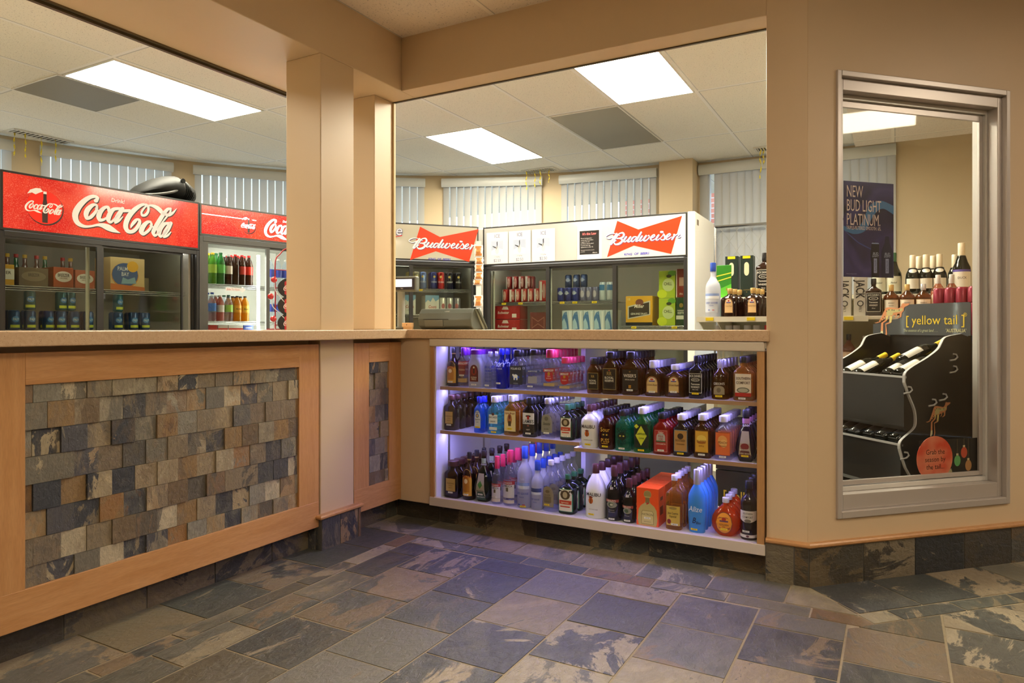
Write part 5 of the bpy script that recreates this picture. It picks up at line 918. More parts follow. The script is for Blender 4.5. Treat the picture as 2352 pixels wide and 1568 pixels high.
# cluster cooler contents
d3 = 1.22 - .7625
def U(u): return u + d3
FL = [('o', 0, .72, .35, .14, 'd8c070'), ('t', 0, .42, .7, .022, ('e8e8f0', 'VODKA'))]
for u, c, tx in ((.175, '8c7c44', 'dull gold tall can beside the door stile'), (.225, '8a8468', 'pale olive tall can'), (.285, '5c74a8', 'pale blue tall can'), (.382, '16246c', 'deep blue tall can'), (.452, 'b02418', 'red tall can'), (.535, '141420', 'black tall can, left one'), (.615, '16161c', 'black tall can, right one')):
    for k in range(2): can(tx + ', upper shelf of the cream sign cooler' if k == 0 else tx + ', behind its twin', F3, U(u), .16 + k * .07, 1.431, c, .155, .033, 'tall cans on the upper shelf', FL if k == 0 else None)
for u0, u1, tx in ((.10, .212, 'left white and blue mountain carton, below the tall cans'), (.300, .428, 'right white and blue mountain carton, beside the clear cans')):
    pack(tx, F3, U(u0), U(u1), 1.201, 1.375, 'e2e2de', [('Coors', 0, .40, .22, 'b84030', .75, .25), ('LIGHT', 0, .22, .14, 'b8b8b8', .8, .25)], [([(-.5, .6), (-.3, .75), (-.12, .65), (.05, .88), (.25, .68), (.5, .8), (.5, 1), (-.5, 1)], '7ca8d0')], b=.13, d=.16)
for i, (u, c) in enumerate(((.465, 'c8c8c4'), (.535, 'c0c0bc'), (.605, '8c8890'))): can('silver can on the lower shelf of the cream sign cooler, %s' % ('left', 'middle', 'right')[i], F3, U(u), .16, 1.201, c, .155, .033, 'silver cans', [('o', 0, .5, .5, .3, 'b06c70')])
# three door cooler contents
RB = [('r', -.3, .5, .35, .9, 'd8d4d0'), ('o', .5, .5, .4, .7, 'd8a8a0'), ('t', .006, .5, .5, .02, ('f0ecec', 'Bud'))]
cans(F4, (.145, .21, .275, .34, .405, .47), 1.314, .17, 'a01818', 'red and white beer can, lower row behind the left door', 'red beer cans', RB, rows=3)
cans(F4, (.145, .21, .275, .34), 1.4370, .24, '8c2020', 'red and white beer can stacked on the lower row, left door', 'stacked red beer cans', RB, rows=2)
can('taller red beer can at the right end of the left door', F4, .535, .15, 1.314, 'b41c1c', .19, .038, None, RB)
BB = [('o', 0, .6, .6, .3, 'a8b8d8'), ('t', 0, .6, .5, .024, ('e8ecf4', 'Bud Light'))]
cans(F4, (.70, .775, .845), 1.314, .17, '10287c', 'deep blue beer can, front row behind the middle door', 'blue beer cans', BB, rows=2)
cans(F4, (.72, .80, .87), 1.437, .30, '24406c', 'blue beer can stacked at the back of the middle door', 'stacked blue cans', BB, rows=1)
cans(F4, (.915, .975, 1.035), 1.314, .17, '6a6c8c', 'mauve grey can behind the middle door', 'mauve cans', [('o', 0, .5, .6, .5, 'b8b4c4')], rows=2)
cans(F4, (1.10, 1.165), 1.314, .16, 'b8c4cc', 'silver blue tall can at the right of the middle door', 'silver blue cans', [('r', 0, .7, .9, .3, '3c78b0')], h=.16, rows=2)
for i in range(2): pack('red beer carton with white script, %s of the pair' % ('lower', 'upper')[i], F4, .03, .315, 1.033 + i * .126, 1.155 + i * .126, 'a01c20', [('Budweiser', -.1, .5, .28, 'e8dcd8', .8, .2)], [([(.22, .12), (.38, .12), (.38, .4), (.22, .4)], 'e0dcd8'), ([(-.15, .72), (.1, .72), (.05, .95), (-.1, .95)], 'd8c8c8')], b=.12, d=.16)
pack('dark red carton with bow tie outline beside the script cartons', F4, .40, .56, 1.033, 1.22, '6c2020', (), [([(-.4, .2), (0, .42), (.4, .2), (.4, .8), (0, .58), (-.4, .8)], '9c6058'), ([(-.36, .28), (0, .47), (.36, .28), (.36, .72), (0, .53), (-.36, .72)], '6c2020')], b=.16, d=.12)
for i in range(5): pack('blue and white mountain ice carton behind the middle door, %s' % ('first from left', 'second from left', 'third from left', 'fourth from left', 'last on the right')[i], F4, .735 + i * .100, .83 + i * .100, 1.033, 1.232, 'c8d4dc', [('ICE', -.1, .86, .12, '8cb0d0', .8)], [([(-.5, .1), (-.1, 0), (.2, 0), (.1, .5), (-.05, .95), (-.3, .9), (-.5, .7)], '3c70a8'), ([(-.5, .5), (-.3, .66), (-.1, .45), (0, .2), (-.5, .15)], 'a8c8e0'), ([(.26, .02), (.38, .02), (.34, .95), (.22, .95)], 'e8ecf0')], b=.12, d=.16, group='mountain ice cartons')
pack('yellow beer carton with a slanted black name panel, right door', F4, 1.318, 1.548, 1.098, 1.345, 'd8a428', [('Miller', 0, .66, .17, 'ece4dc', .85, .2), ('GENUINE DRAFT', 0, .40, .09, 'e0dcd0', .85), ('12', -.38, .9, .1, 'f0e8c0')],
     [([(-.5, 0), (.5, 0), (.5, .11), (-.5, .11)], '1c1a18'), ([(-.42, .22), (.42, .36), (.42, .84), (-.42, .66)], 'c8c4b8'), ([(-.38, .26), (.38, .39), (.38, .79), (-.38, .62)], '24221e'), (circ(.02, .78, .15, .12), '6c3c30')], b=.12, d=.2)
for i in range(2): pack('lime green carton with a pale round chill emblem, %s of the two' % ('lower', 'upper')[i], F4, 1.602, 1.738, 1.098 + i * .226, 1.322 + i * .226, 'a8c030', [('CHILL', .06, .52, .15, '2c3018', .75)], [(circ(.3, .9, .25, .1), '5c9c30'), (circ(.08, .48, .36, .24), 'c8d498'), (circ(-.3, .15, .3, .16), 'c8d830'), (circ(.12, .80, .16, .06), '30381c')], b=.12, d=.18, group='lime cartons')
pack('dark green beer carton right of the lime ones', F4, 1.748, 1.830, 1.098, 1.325, '123c20', [('KEITH', 0, .45, .12, 'e8e4d8', .8), ('ALEXANDER', 0, .54, .06, 'e8e4d8', .8)], [([(-.5, .22), (.5, .22), (.5, .36), (-.5, .36)], 'd8d4c8'), (circ(0, .72, .2, .08), '8c7430')], b=.11, d=.2)
pack('maroon beer carton stacked on the dark green one', F4, 1.748, 1.830, 1.327, 1.558, '7c2418', [('IPA', 0, .12, .1, 'e0c8b8', .8)], [([(-.5, 0), (-.42, 0), (-.42, 1), (-.5, 1)], 'e8e4dc'), ([(-.2, .4), (.3, .4), (.3, .7), (-.2, .7)], 'b89080')], b=.11, d=.2)
# ---------------- bottle gondola behind the counter ----------------
SHC = mat('cream_shelf_steel', (.72, .68, .55), .45); PEG = None
gg = G('pegboard_olive'); v = gg.n('TexVoronoi'); v.inputs['Scale'].default_value = 40; v.inputs['Randomness'].default_value = 0; gg.l(gg.co(), v.inputs['Vector'])
gg.l(gg.ramp(v.outputs['Distance'], [(.16, (.01, .01, .008)), (.2, (.30, .27, .17))]), gg.b.inputs['Base Color']); PEG = gg.m
gd = thing('shelving_unit', 'cream steel gondola shelving carrying spirits behind the white cooler side', 'shelving', (0, 0, 0))
GX0, GX1 = -1.15, .72
m = M(); m.box(GX0 + .02, GX1, 5.12, 5.14, .1, 1.30, PEG); m.build('pegboard', gd)
m = M(); m.box(GX0, GX1, 4.60, 5.0, 1.128, 1.150, SHC); m.build('shelf', gd, bevel=.002)
m = M(); m.box(GX0, -.14, 4.594, 4.601, 1.118, 1.152, SHC); [m.box(x, x + .05, 4.590, 4.594, 1.126, 1.146, pt('f0d21e')) for x in (-1.09, -.83, -.27)]; m.build('price_rail', gd)
m = M(); m.box(GX0, GX1, 4.84, 5.14, 1.262, 1.285, SHC); m.build('shelf', gd, bevel=.002)
m = M(); m.box(GX0, GX1, 4.62, 5.12, .80, .82, SHC); m.build('shelf', gd, bevel=.002)
m = M(); m.box(GX0 + .02, GX1, 4.72, 5.12, .0, .12, SHC); m.build('base', gd)
m = M(); m.prism([(4.62, 1.128), (5.12, 1.128), (5.12, .98), (5.0, .98)], GX0, GX0 + .004, SHC, 0); m.prism([(4.62, 1.128), (5.12, 1.128), (5.12, .98), (5.0, .98)], GX0 + .12, GX0 + .124, SHC, 0); m.build('bracket', gd)
BS['crownbig'] = ('flask', .09, 2.6, 'brown', 'gold', .86, .0155, .018, [('arch', 0, .40, .46, .52, '8c5c34'), ('arch', 0, .39, .42, .47, 'e0bc88'), ('oval', 0, .56, .26, .10, 'f0e6d4'), ('oval', 0, .56, .12, .06, 'b83a20'), ('rect', 0, .50, .24, .03, '3c3890')], [('Crown Royal', 0, .38, .06, '8c5c34', .7, .3)], (0, .05, '', 'w'), 'squat brown bottle with crown label', (C_['gold'], .05))
for i, x in enumerate((-.952, -.806)):
    tx = ('left', 'right')[i] + ' squat brown bottle with cream crown label at the shelf edge'
    t = make_bottle('spirit_bottle', 'crownbig', .115, .188, (x, 4.68, 1.150), 0, tx, 'bottle', 'squat crown label bottles', False); del t['_d']
    for k in range(1, 4): dup(t, (x + .012 * k, 4.68 + .095 * k, 1.150), None, tx.replace('at the shelf edge', 'row, behind the front one'))
def roundbottle(name, label, kind, w, h, loc, glass, cap, capf, nr, cr2, decals, texts, n=2, d=None, group=None, seal=None, rz=0, cat='bottle', rx=0):
    t = thing(name, label, cat, loc, rz, group); t.rotation_euler = (rx, 0, rz)
    bottle_parts(t, kind, w, d or w, h, n, glass, cap, capf, nr, cr2, decals, texts, seal=seal); return t
roundbottle('spirit_bottle', 'large frosted bottle with blue foil neck standing on the cream shelf', 'tall', .098, .362, (-1.062, 4.68, 1.150), GL_['frost'], C_['blu'], .84, .016, .019,
            [('rect', 0, .27, .92, .36, 'c9cfdc'), ('rect', 0, .40, .9, .06, '8fa6dc'), ('rect', 0, .36, .9, .05, 'eef2f8'), ('rect', -.16, .13, .14, .012, '2c4ca8'), ('rect', .12, .13, .14, .012, 'b83030')], [('GREY GOOSE', 0, .26, .046, '4458a8', .75), ('VODKA', 0, .21, .026, '5c6cb0')])
pack_ = plain_box('bottle_carton', 'green carton with yellow lines behind the large frosted bottle', 'box', .10, .09, .36, (-1.035, 4.93, 1.151), 0, '2c7c1c', [('J.', .2, .55, .06, 'b03020')], None, [([(-.5, .78), (.5, .84), (.5, .86), (-.5, .80)], 'd8d43c'), ([(-.5, .68), (.5, .76), (.5, .78), (-.5, .70)], 'd8d43c'), ([(-.5, .3), (.5, .45), (.5, .64), (-.5, .52)], '58b42c')])
for i, x in enumerate((-.985, -.885)):
    plain_box('bottle_carton', '%s dark green whisky carton with a cream oval on the upper shelf' % ('left', 'right')[i], 'box', .084, .084, .285, (x, 4.93, 1.286), 0, '1c2c26', [('LAGAVULIN', 0, .18, .035, 'a8924c', .8), ('16', 0, .13, .035, 'a8924c')], 'whisky cartons', [([(-.34 * 0 + a * .19, .68 + b * .085) for a, b in [(cos(q * pi / 8), sin(q * pi / 8) + (.9 if q < 8 else -.9)) for q in range(17)]], 'e8dcb8'), ([(-.3, .93), (.3, .93), (.3, .99), (-.3, .99)], 'f0d21e')])
JD = ([('rect', 0, .36, .84, .50, 'e0dcd0'), ('rect', 0, .36, .80, .48, '100e0c'), ('oval', 0, .46, .6, .09, 'e0dcd0'), ('oval', 0, .46, .5, .07, '100e0c')], [("JACK DANIEL'S", 0, .55, .065, 'ece8dc', .62), ('Old No.7', 0, .46, .035, 'ece8dc', .7), ('Tennessee', 0, .36, .06, 'ece8dc', .8), ('WHISKEY', 0, .28, .06, 'ece8dc', .8), ('750 ml', 0, .2, .035, 'ece8dc')])
roundbottle('spirit_bottle', 'square black label whiskey bottle at the right edge of the counter opening', 'square', .10, .30, (-.775, 4.92, 1.286), GL_['brown'], C_['blk'], .82, .014, .016, *JD, n=7)
roundbottle('spirit_bottle', 'square black label whiskey bottle seen in the angled window', 'square', .088, .225, (-.115, 4.70, 1.151), GL_['brown'], C_['blk'], .84, .013, .015, *JD, n=7)
for i, x in enumerate((-.270, -.185)):
    plain_box('bottle_carton', '%s silver tin carton with vertical black lettering in the angled window' % ('left', 'right')[i], 'box', .072, .072, .245, (x, 4.70, 1.151), 0, mat('tin_silver', (.52, .50, .45), .35, .4), (), 'silver tin cartons')
    t = [o for o in bpy.data.objects if o.get('label', '').startswith(('left', 'right')[i] + ' silver tin')][0]
    mm_ = M(Matrix.Translation((0, -.0375, 0))); q = M(Matrix.Translation((0, -.037, .215)) @ Matrix.Rotation(R(90), 4, 'Y')); q.text('JACK', .0, .0, .066, '1c1a18', al='L', sx=.72, bold=.02); q.text("DANIEL'S", .125, .0, .018, '1c1a18', al='L', sx=.9); q.build('print', t)
    q = M(); q.poly(circ(0, .075, .018, .018), -.0372, pt('2c2a28')); q.poly(circ(0, .075, .012, .012), -.0375, pt('a8a49c')); q.build('seal_print', t)
WL = ([('rect', 0, .36, .85, .30, 'd8c8a8'), ('rect', 0, .36, .78, .26, 'ece4d0')], [('WHISKY', 0, .40, .06, '4c3420', .8), ('BLENDED', 0, .32, .04, '4c3420', .8)])
for x, c, tx in ((-.022, 'gold', 'whisky bottle with gold cap behind the painted kangaroo'), (.060, 'gold', 'whisky bottle with gold cap, right of the kangaroo'), (.142, 'sil', 'whisky bottle with silver cap above the yellow lettered sign')):
    roundbottle('spirit_bottle', tx, 'round', .085, .185, (x, 4.70, 1.151), GL_['amber'], C_[c], .80, .012, .014, *WL)
for i, x in enumerate((.216, .282)):
    roundbottle('spirit_bottle', '%s whisky bottle with tall white capsule above the dark sign' % ('left', 'right')[i], 'round', .078, .235, (x, 4.70, 1.151), GL_['rose'], C_['wht'], .78, .012, .0135, [('rect', 0, .36, .95, .46, 'ddc8b0'), ('arch', 0, .56, .5, .06, 'ece0d0')], [("WISER'S", 0, .50, .055, '7c4c38', .9)], group='white capsule whiskies')
# sparkling wine on the upper shelf
CH = [('rect', 0, .26, .86, .26, 'e8e2d4'), ('oval', 0, .585, .55, .10, 'e4e0d4')]
for i, (x, y, tx) in enumerate(((.092, 4.90, 'leftmost sparkling wine bottle with gold foil'), (.162, 4.90, 'sparkling wine bottle with gold foil, front middle'), (.232, 4.90, 'sparkling wine bottle with gold foil, front right'), (.128, 5.0, 'gold foil bottle between the left and middle ones, behind'), (.203, 5.0, 'gold foil bottle between the middle and right ones, behind'), (.315, 4.98, 'gold foil bottle half behind the large purple collared one'))):
    roundbottle('sparkling_wine_bottle', tx, 'champ', .078, .238, (x, y, 1.286), GL_['wine'], C_['cream'], .66, .0155, .0165, CH, [], seal=(pt('5c4c9c'), .03), group='gold foil sparkling wines')
roundbottle('sparkling_wine_bottle', 'large sparkling wine bottle with purple collar and cream label', 'champ', .098, .300, (.345, 4.92, 1.286), GL_['wine'], C_['cream'], .74, .018, .019, [('rect', 0, .44, .92, .05, '5c4c9c'), ('rect', 0, .27, .92, .30, 'e8e2d4')], [('BABY', 0, .40, .03, 'e0dcf0'), ('DUCK', 0, .30, .06, '4c4440', .9)], seal=(pt('5c4c9c'), .05))
for i, (x, tx) in enumerate(((-.01, 'green wine bottle just right of the blue poster'), (-.09, 'green wine bottle behind the lower edge of the blue poster'))):
    roundbottle('sparkling_wine_bottle', tx, 'champ', .09, .26, (x, 4.92, 1.286), GL_['green'], C_['grn'], .78, .015, .016, [('rect', 0, .25, .9, .36, 'dfe0cc')], [('Henkell', 0, .28, .06, '4c5440', .7, .2)])
roundbottle('spirit_bottle', 'teal gin bottle on the low shelf behind the wine rack', 'flask', .08, .21, (-.16, 4.70, .821), GL_['teal'], C_['wht'], .84, .012, .014, [('arch', 0, .38, .66, .5, 'e6ecf2')], [], n=3, d=.05)
roundbottle('spirit_bottle', 'amber bottle at the left edge of the window, low shelf', 'round', .075, .22, (-.25, 4.70, .821), GL_['rose'], C_['blk'], .84, .012, .014, [('rect', 0, .36, .9, .3, 'd8b898')], [])
for i, x in enumerate((-1.05, -.98, -.93, -.86, -.80, -.73)):
    t = thing('jar', 'pale capped bottle half hidden below the cream shelf, behind the countertop', 'bottle', (x, 4.78, .821), 0, 'bottles under the cream shelf'); m = M(); m.lathe([(.026, 0), (.028, .01), (.028, .20), (.022, .235)], GL_['clear'], seg=12); m.build('glass_body', t, smooth=40)
    m = M(); m.lathe([(.0225, .235), (.0225, .272), (.021, .275)], C_['wht' if i < 5 else 'redc'], seg=12); m.build('cap', t, smooth=40)
# stacked cases at the right edge of the angled window
cx_ = .415
def case(label, z0, z1, colr, texts=(), shapes=(), w=.28):
    return plain_box('case_pack', label, 'box', w, .30, z1 - z0, FA(1.34, .405, z0), R(45), colr, texts, 'case packs behind the rack', shapes)
case('lowest black case with white panel in the right stack', .0, .30, '16161a'); case('black case above the lowest one', .302, .57, '18181c', [('VODKA', -.2, .62, .09, 'd8d8d8', .8)], [([(-.4, .72), (.1, .72), (.1, .92), (-.4, .92)], 'd8d8d8')])
case('black case marked with can volume, right window edge', .572, .85, '141418', [('24 x 473 mL', -.12, .60, .09, 'd8d8d8', .7), ('12.5 kg', -.2, .48, .09, 'd8d8d8', .7)], [([(-.4, .70), (.1, .70), (.1, .94), (-.4, .94)], 'dcdcdc')])
case('yellow and white vodka drink case in the right stack', .852, .955, 'e8b41c', [('ROCKSTAR', -.16, .42, .20, '2c2414', .8), ('VODKA', -.16, .2, .20, '2c2414', .8)], [([(-.5, .6), (.5, .6), (.5, 1), (-.5, 1)], 'e4dcc0')])
case('dark blue shrink wrapped pack above the yellow case', .957, 1.04, '141c3c', (), ())
case('pink wrapped can pack marked in millilitres', 1.042, 1.205, 'b02c4c', [('473 mL', -.1, .2, .16, 'f0c8d0', .9)], [([(-.5, .36), (.5, .36), (.5, .72), (-.5, .72)], 'c8304c')])
for i in range(4): can('red can in clear wrap on top of the pink pack', FA, 1.24, .29 + i * .068, 1.206, '8c2038', .085, .031, 'wrapped red cans')
for i, (z0, tx) in enumerate(((0, 'lower black wine carton with yellow lettering, behind the display case'), (.30, 'upper black wine carton with yellow lettering, behind the display case'))):
    plain_box('wine_carton', tx, 'box', .40, .28, .295, (-.66, 4.02, .002 + z0), R(-4), '14130f', [('[ yellow tail ]', 0, .55, .26, 'e8c832', .8)], 'cartons behind the display case')
uc = thing('storage_cabinet', 'dark low storage cabinet glimpsed through the display case', 'cabinet', (-1.50, 4.05, 0)); m = M(); m.box(-.45, .45, 0, .4, 0, .60, mat('cabinet_steel', (.06, .065, .09), .4)); m.build('body', uc, bevel=.004)
m = M(); m.box(-.44, -.005, -.012, 0, .02, .59, mat('cabinet_steel')); m.build('door', uc, bevel=.003); m = M(); m.box(.005, .44, -.012, 0, .02, .59, mat('cabinet_steel')); m.build('door', uc, bevel=.003)
# ---------------- wine rack with painted kangaroo signs ----------------
RKX, RKY = -.32 - .25 * q2 + .765 * q2, YR + .25 * q2 + .765 * q2
FR_ = Fr(RKX, RKY, R(45))         # local u runs back along the side panel, b away from the window
RB_ = mat('rack_black', (.009, .0085, .0075), .4); RE = mat('rack_edge_grey', (.42, .42, .42), .4)
rk = thing('wine_rack', 'black curved floor rack of wine beside the angled window', 'rack', (RKX, RKY, 0), R(45))
edge = [(-.005, .85), (.007, .869), (.05, .895), (.13, .932), (.199, .974), (.221, 1.005), (.248, 1.034), (.342, 1.049)]
low = [(.034, .0), (.034, .32), (.0, .402), (-.025, .467), (-.036, .511), (-.019, .542), (.041, .582), (.061, .614), (.055, .679), (.021, .75), (-.006, .815)]
prof = low + edge + [(.40, 1.03), (.42, .98), (.42, 0)]
prof = cr(low, 3)[:-1] + [low[-1]] + cr(edge, 3) + prof[-3:]
for b0 in (0, .50):
    m = M(); m.prism(prof, b0, b0 + .012, RB_, 1); o = m.build('side_panel', rk)
    e = M(); pts = cr(low, 3) + cr(edge, 3); e.rings([[(u - .003, b0 - .001, z), (u + .003, b0 - .001, z + .002), (u + .003, b0 + .013, z + .002), (u - .003, b0 + .013, z)] for u, z in pts[4:]], RE); e.build('edge_trim', o)
    if b0 == 0:
        h = M()
        for cu, cz in ((.02, .775), (.17, .71), (.235, .735), (.30, .87), (.30, .93), (-.0, .46)): h.tube([(cu - .035, -.003, cz - .012), (cu - .005, -.006, cz - .008), (cu + .012, -.005, cz + .004), (cu + .005, -.004, cz + .018), (cu - .012, -.003, cz + .02)], .0045, RE, 6)
        h.build('bottle_slot', o, smooth=60)
m = M(); m.box(.40, .42, .012, .50, 0, 1.05, RB_); m.build('back_panel', rk)
def trough(zf, zfront, uf, ub):
    s = M(); s.prism([(uf, zf), (uf + .012, zf), (ub, zf - .16), (ub, zf - .172), (uf + .012, zf - .02 - (zf - zfront)), (uf, zfront)], .012, .50, RB_, 1)
    o = s.build('trough', rk); e = M(); e.box(uf - .004, uf + .004, .0, .512, zf - .002, zf + .008, RE); e.build('trough_edge', o)
trough(.838, .60, .0, .40); trough(.510, .30, -.02, .40); trough(.20, .04, .03, .40)
YT = mat('wine_cap_yellow', (.88, .62, .03), .35)
def wine(label, b, z, u, ang, cap, lab, grp, sc=1.):
    t = thing('wine_bottle', label, 'bottle', FR_(u, b, z), 0, grp); t.rotation_euler = (R(90 - ang) , 0, R(45 - 90))
    t.rotation_mode = 'QUATERNION'; d = Vector((cos(R(45)) * cos(R(ang)), sin(R(45)) * cos(R(ang)), sin(R(ang)))); side = Vector((-sin(R(45)), cos(R(45)), 0)); up = d.cross(side)
    up = up if up.z > 0 else -up
    X = (d.cross(-up)) * -1; mt = Matrix(((0, 0, d.x), (0, 0, d.y), (0, 0, d.z))); ux = up.cross(d) * 1
    # local z along the bottle, local -y faces up
    yv = -up; xv = yv.cross(d); t.rotation_quaternion = Matrix((xv, yv, d)).transposed().to_quaternion()
    bottle_parts(t, 'tall', .074 * sc, .074 * sc, .30 * sc, 2, GL_['wine'], cap, .80, .0135, .0148, [('rect', 0, .26, .85, .34, lab)] + ([('rect', 0, .47, .9, .07, 'd8a41c')] if lab != 'e8e4d8' else []), [('[ yellow tail ]', 0, .44 if lab == 'e8e4d8' else .47, .03, 'c8b48c' if lab == 'e8e4d8' else '3c3018', .8), ('', 0, .3, .05, 'b05020')]); return t
# bottles lie towards the front: necks point up and back
for i, (b, z, u) in enumerate(((.135, .835, .02), (.06, .84, .015), (.12, .90, .09), (.335, .82, .02), (.42, .82, .015))):
    wine('yellow capped white wine lying on the top trough, %s' % ('second from the window side', 'nearest the window side', 'resting on top of the pair', 'in the left pair, right one', 'in the left pair, left one')[i], b, z, u, 22, YT, 'e8e4d8', 'yellow capped wines')
for i, (b, z, u) in enumerate(((.075, .52, .0), (.16, .52, .0), (.24, .515, .0), (.345, .51, .0), (.42, .51, .0))):
    wine('black capped red wine with yellow band on the middle trough, %s' % ('first from the window', 'second from the window', 'third from the window', 'fourth from the window', 'farthest from the window')[i], b, z, u, 22, C_['blk'], '1c1614', 'black capped wines')
for i, (b, z) in enumerate(((.34, .19), (.43, .20))): wine('wine bottle with orange band at the bottom of the rack, %s' % ('right', 'left')[i], b, z, .03, 20, pt('d8642c'), '1c1614', 'orange banded wines')
ROO = [(0, 775), (100, 760), (180, 690), (240, 560), (300, 400), (350, 270), (400, 200), (500, 190), (650, 215), (790, 245), (850, 190), (890, 110), (860, 90), (905, 88), (912, 40), (945, 70), (1010, 70), (1110, 70), (1115, 110), (1050, 160), (970, 200), (950, 260), (950, 330), (890, 410), (880, 500), (870, 570), (760, 625), (745, 605), (830, 545), (820, 440), (750, 450), (720, 560), (670, 605), (655, 595), (695, 520), (700, 480), (620, 500), (595, 560), (570, 760), (540, 795), (395, 850), (405, 950), (430, 1200), (400, 1310), (350, 1310), (380, 1180), (370, 820), (490, 760), (510, 530), (470, 515), (430, 690), (300, 795), (297, 1100), (300, 1230), (240, 1325), (190, 1315), (220, 1150), (235, 790), (390, 650), (395, 560), (300, 665), (180, 765), (80, 795)]
def roo(m, u0, z0, s, y, flipx=1, sx=1.):
    m.poly([(u0 + a * s * sx * flipx, z0 - b * s) for a, b in ROO], y, pt('c88458')); sh = 1.0
    def P(l): return [(u0 + a * s * sx * flipx, z0 - b * s) for a, b in l]
    m.poly(P([(400, 480), (430, 300), (520, 260), (800, 290), (880, 230), (930, 260), (900, 340), (800, 380), (620, 400), (600, 500), (470, 510)]), y - .0006, pt('b8ac74'))
    m.poly(P([(400, 510), (465, 515), (430, 680), (390, 650)]), y - .0006, pt('cfc078')); m.poly(P([(515, 520), (595, 540), (565, 760), (530, 780), (500, 760)]), y - .0006, pt('cfc078')); m.poly(P([(225, 1100), (297, 1100), (298, 1230), (240, 1320), (195, 1310)]), y - .0006, pt('cfc89c'))
    for a, b in ((415, 340), (490, 290), (590, 300), (650, 310), (810, 310), (345, 545), (295, 610), (235, 690), (150, 730)): m.poly(P(circ(a, b, 16, 26, 8)), y - .0009, pt('24301c'))
# header board: runs across the rack at the back, facing the front
TB = Matrix.Translation(FR_(.345, .0, 0)) @ Matrix.Rotation(R(-45), 4, 'Z')        # local x from far side to window side
sg = thing('rack_sign', 'dark header board with yellow lettering and a painted kangaroo', 'sign', FR_(.39, 0, 0), R(-45))
m = M(); bd_ = [(-.61, 1.04), (.012, 1.04), (.012, 1.20), (.005, 1.208), (-.392, 1.208), (-.43, 1.13), (-.61, 1.10)]; m.prism(bd_, -.004, .0, mat('sign_slate_grey', (.045, .05, .055), .35, coat=.4), 1); m.build('board', sg)
m = M(); m.text('[ yellow tail ]', -.20, 1.122, .070, 'e8c832', y=-.0055, sx=.98); m.text('®', -.016, 1.145, .028, 'e8c832', y=-.0055); m.text("The essence of a great land . . .", -.285, 1.066, .022, 'b8b890', y=-.0055, sx=.80, shear=.3); m.text("'AUSTRALIA'", -.068, 1.066, .025, 'c8c090', y=-.0055, sx=.85, bold=.02); m.build('lettering', sg)
m = M(); s_ = .175 / 1325
roo(m, -.60, 1.224, s_ * 1.12, -.006, 1, 1.5); m.build('kangaroo', sg)
t = thing('kangaroo_decal', 'small painted kangaroo on the black rack side', 'sticker', FR_(.115, -.004, 0), R(45)); m = M(); roo(m, .0, .722, .00013, -.001, 1, 1.05); m.build('kangaroo', t)
# ---------------- things on the angled window glass ----------------
def onglass(name, label, cat, u, b, z): return thing(name, label, cat, FA(u, b, z), R(45))
ps = onglass('poster', 'tall dark blue beer poster on the angled window glass', 'poster', .262, .094, 1.305)
g = G('poster_blue_art'); tc = g.n('TexCoord'); n = g.noise(g.co((3, 3, 3)), 1.6, 2, 1.5); g.l(g.ramp(n, [(.3, (.015, .012, .035)), (.55, (.045, .04, .16)), (.75, (.09, .08, .22))]), g.b.inputs['Base Color']); g.b.inputs['Roughness'].default_value = .3
m = M(); m.box(0, .273, -.001, 0, 0, .424, g.m); m.build('paper', ps)
m = M(); y = -.0016
band = cr([(0, .205), (.06, .19), (.12, .21), (.16, .275), (.21, .31), (.273, .285)], 5); band2 = cr([(0, .225), (.06, .212), (.10, .245), (.14, .32), (.20, .345), (.273, .325)], 5)
m.poly(band + band2[::-1], y, pt('3f74a8')); m.poly(cr([(0, .205), (.08, .15), (.16, .12)], 4) + [(.16, .124), (.08, .155), (0, .209)], y, pt('3c4c90'))
m.poly(circ(.165, .1, .02, .06), y, pt('14142c')); m.box(.150, .192, y - .0002, y, .0, .150, pt('101024')); m.poly([(.205, 0), (.268, 0), (.268, .12), (.250, .155), (.246, .186), (.226, .186), (.222, .155), (.205, .12)], y - .0002, pt('14183c'))
m.poly([(.150, .150), (.192, .150), (.188, .155), (.154, .155)], y - .0003, pt('8c9cc8'))
for u in (.171, .236):
    m.text('BUD', u, .107, .016, 'b8c4dc', y=y - .0006, sx=.9, shear=.2); m.text('LIGHT', u, .096, .014, 'b8c4dc', y=y - .0006, sx=.9, shear=.2); m.poly([(u - .009, .02), (u + .009, .02), (u + .009, .085), (u - .009, .085)], y - .0006, pt('8c94b8'))
    q = M(Matrix.Translation((u, y - .001, .024)) @ Matrix.Rotation(R(-90), 4, 'Y')); q.text('PLATINUM', .028, 0, .013, '2c2c5c', sx=.8); q.build('side_lettering', ps)
TXC = 'e8d4cc'
m.text('NEW', .014, .380, .074, TXC, y=y - .0008, al='L', sx=.52); m.text('BUD LIGHT', .014, .318, .074, TXC, y=y - .0008, al='L', sx=.50); m.text('PLATINUM.', .014, .256, .074, TXC, y=y - .0008, al='L', sx=.50); m.text('TRIPLE-FILTERED SMOOTH. 6%.', .014, .218, .022, TXC, y=y - .0008, al='L', sx=.62)
m.text('Always Responsible', .014, .014, .007, '8c8cb8', y=y - .0008, al='L'); m.build('print', ps)
st = onglass('card_sign', 'red ornament shaped card inviting to grab the season, low in the angled window', 'sign', .68, .094, .357)
m = M(); m.box(0, .345, -.001, 0, 0, .205, pt('12110e')); m.build('card', st)
m = M(); m.poly([(0, 0), (.345, 0), (.345, .05), (.16, .03), (0, .035)], -.0016, pt('c89a14'))
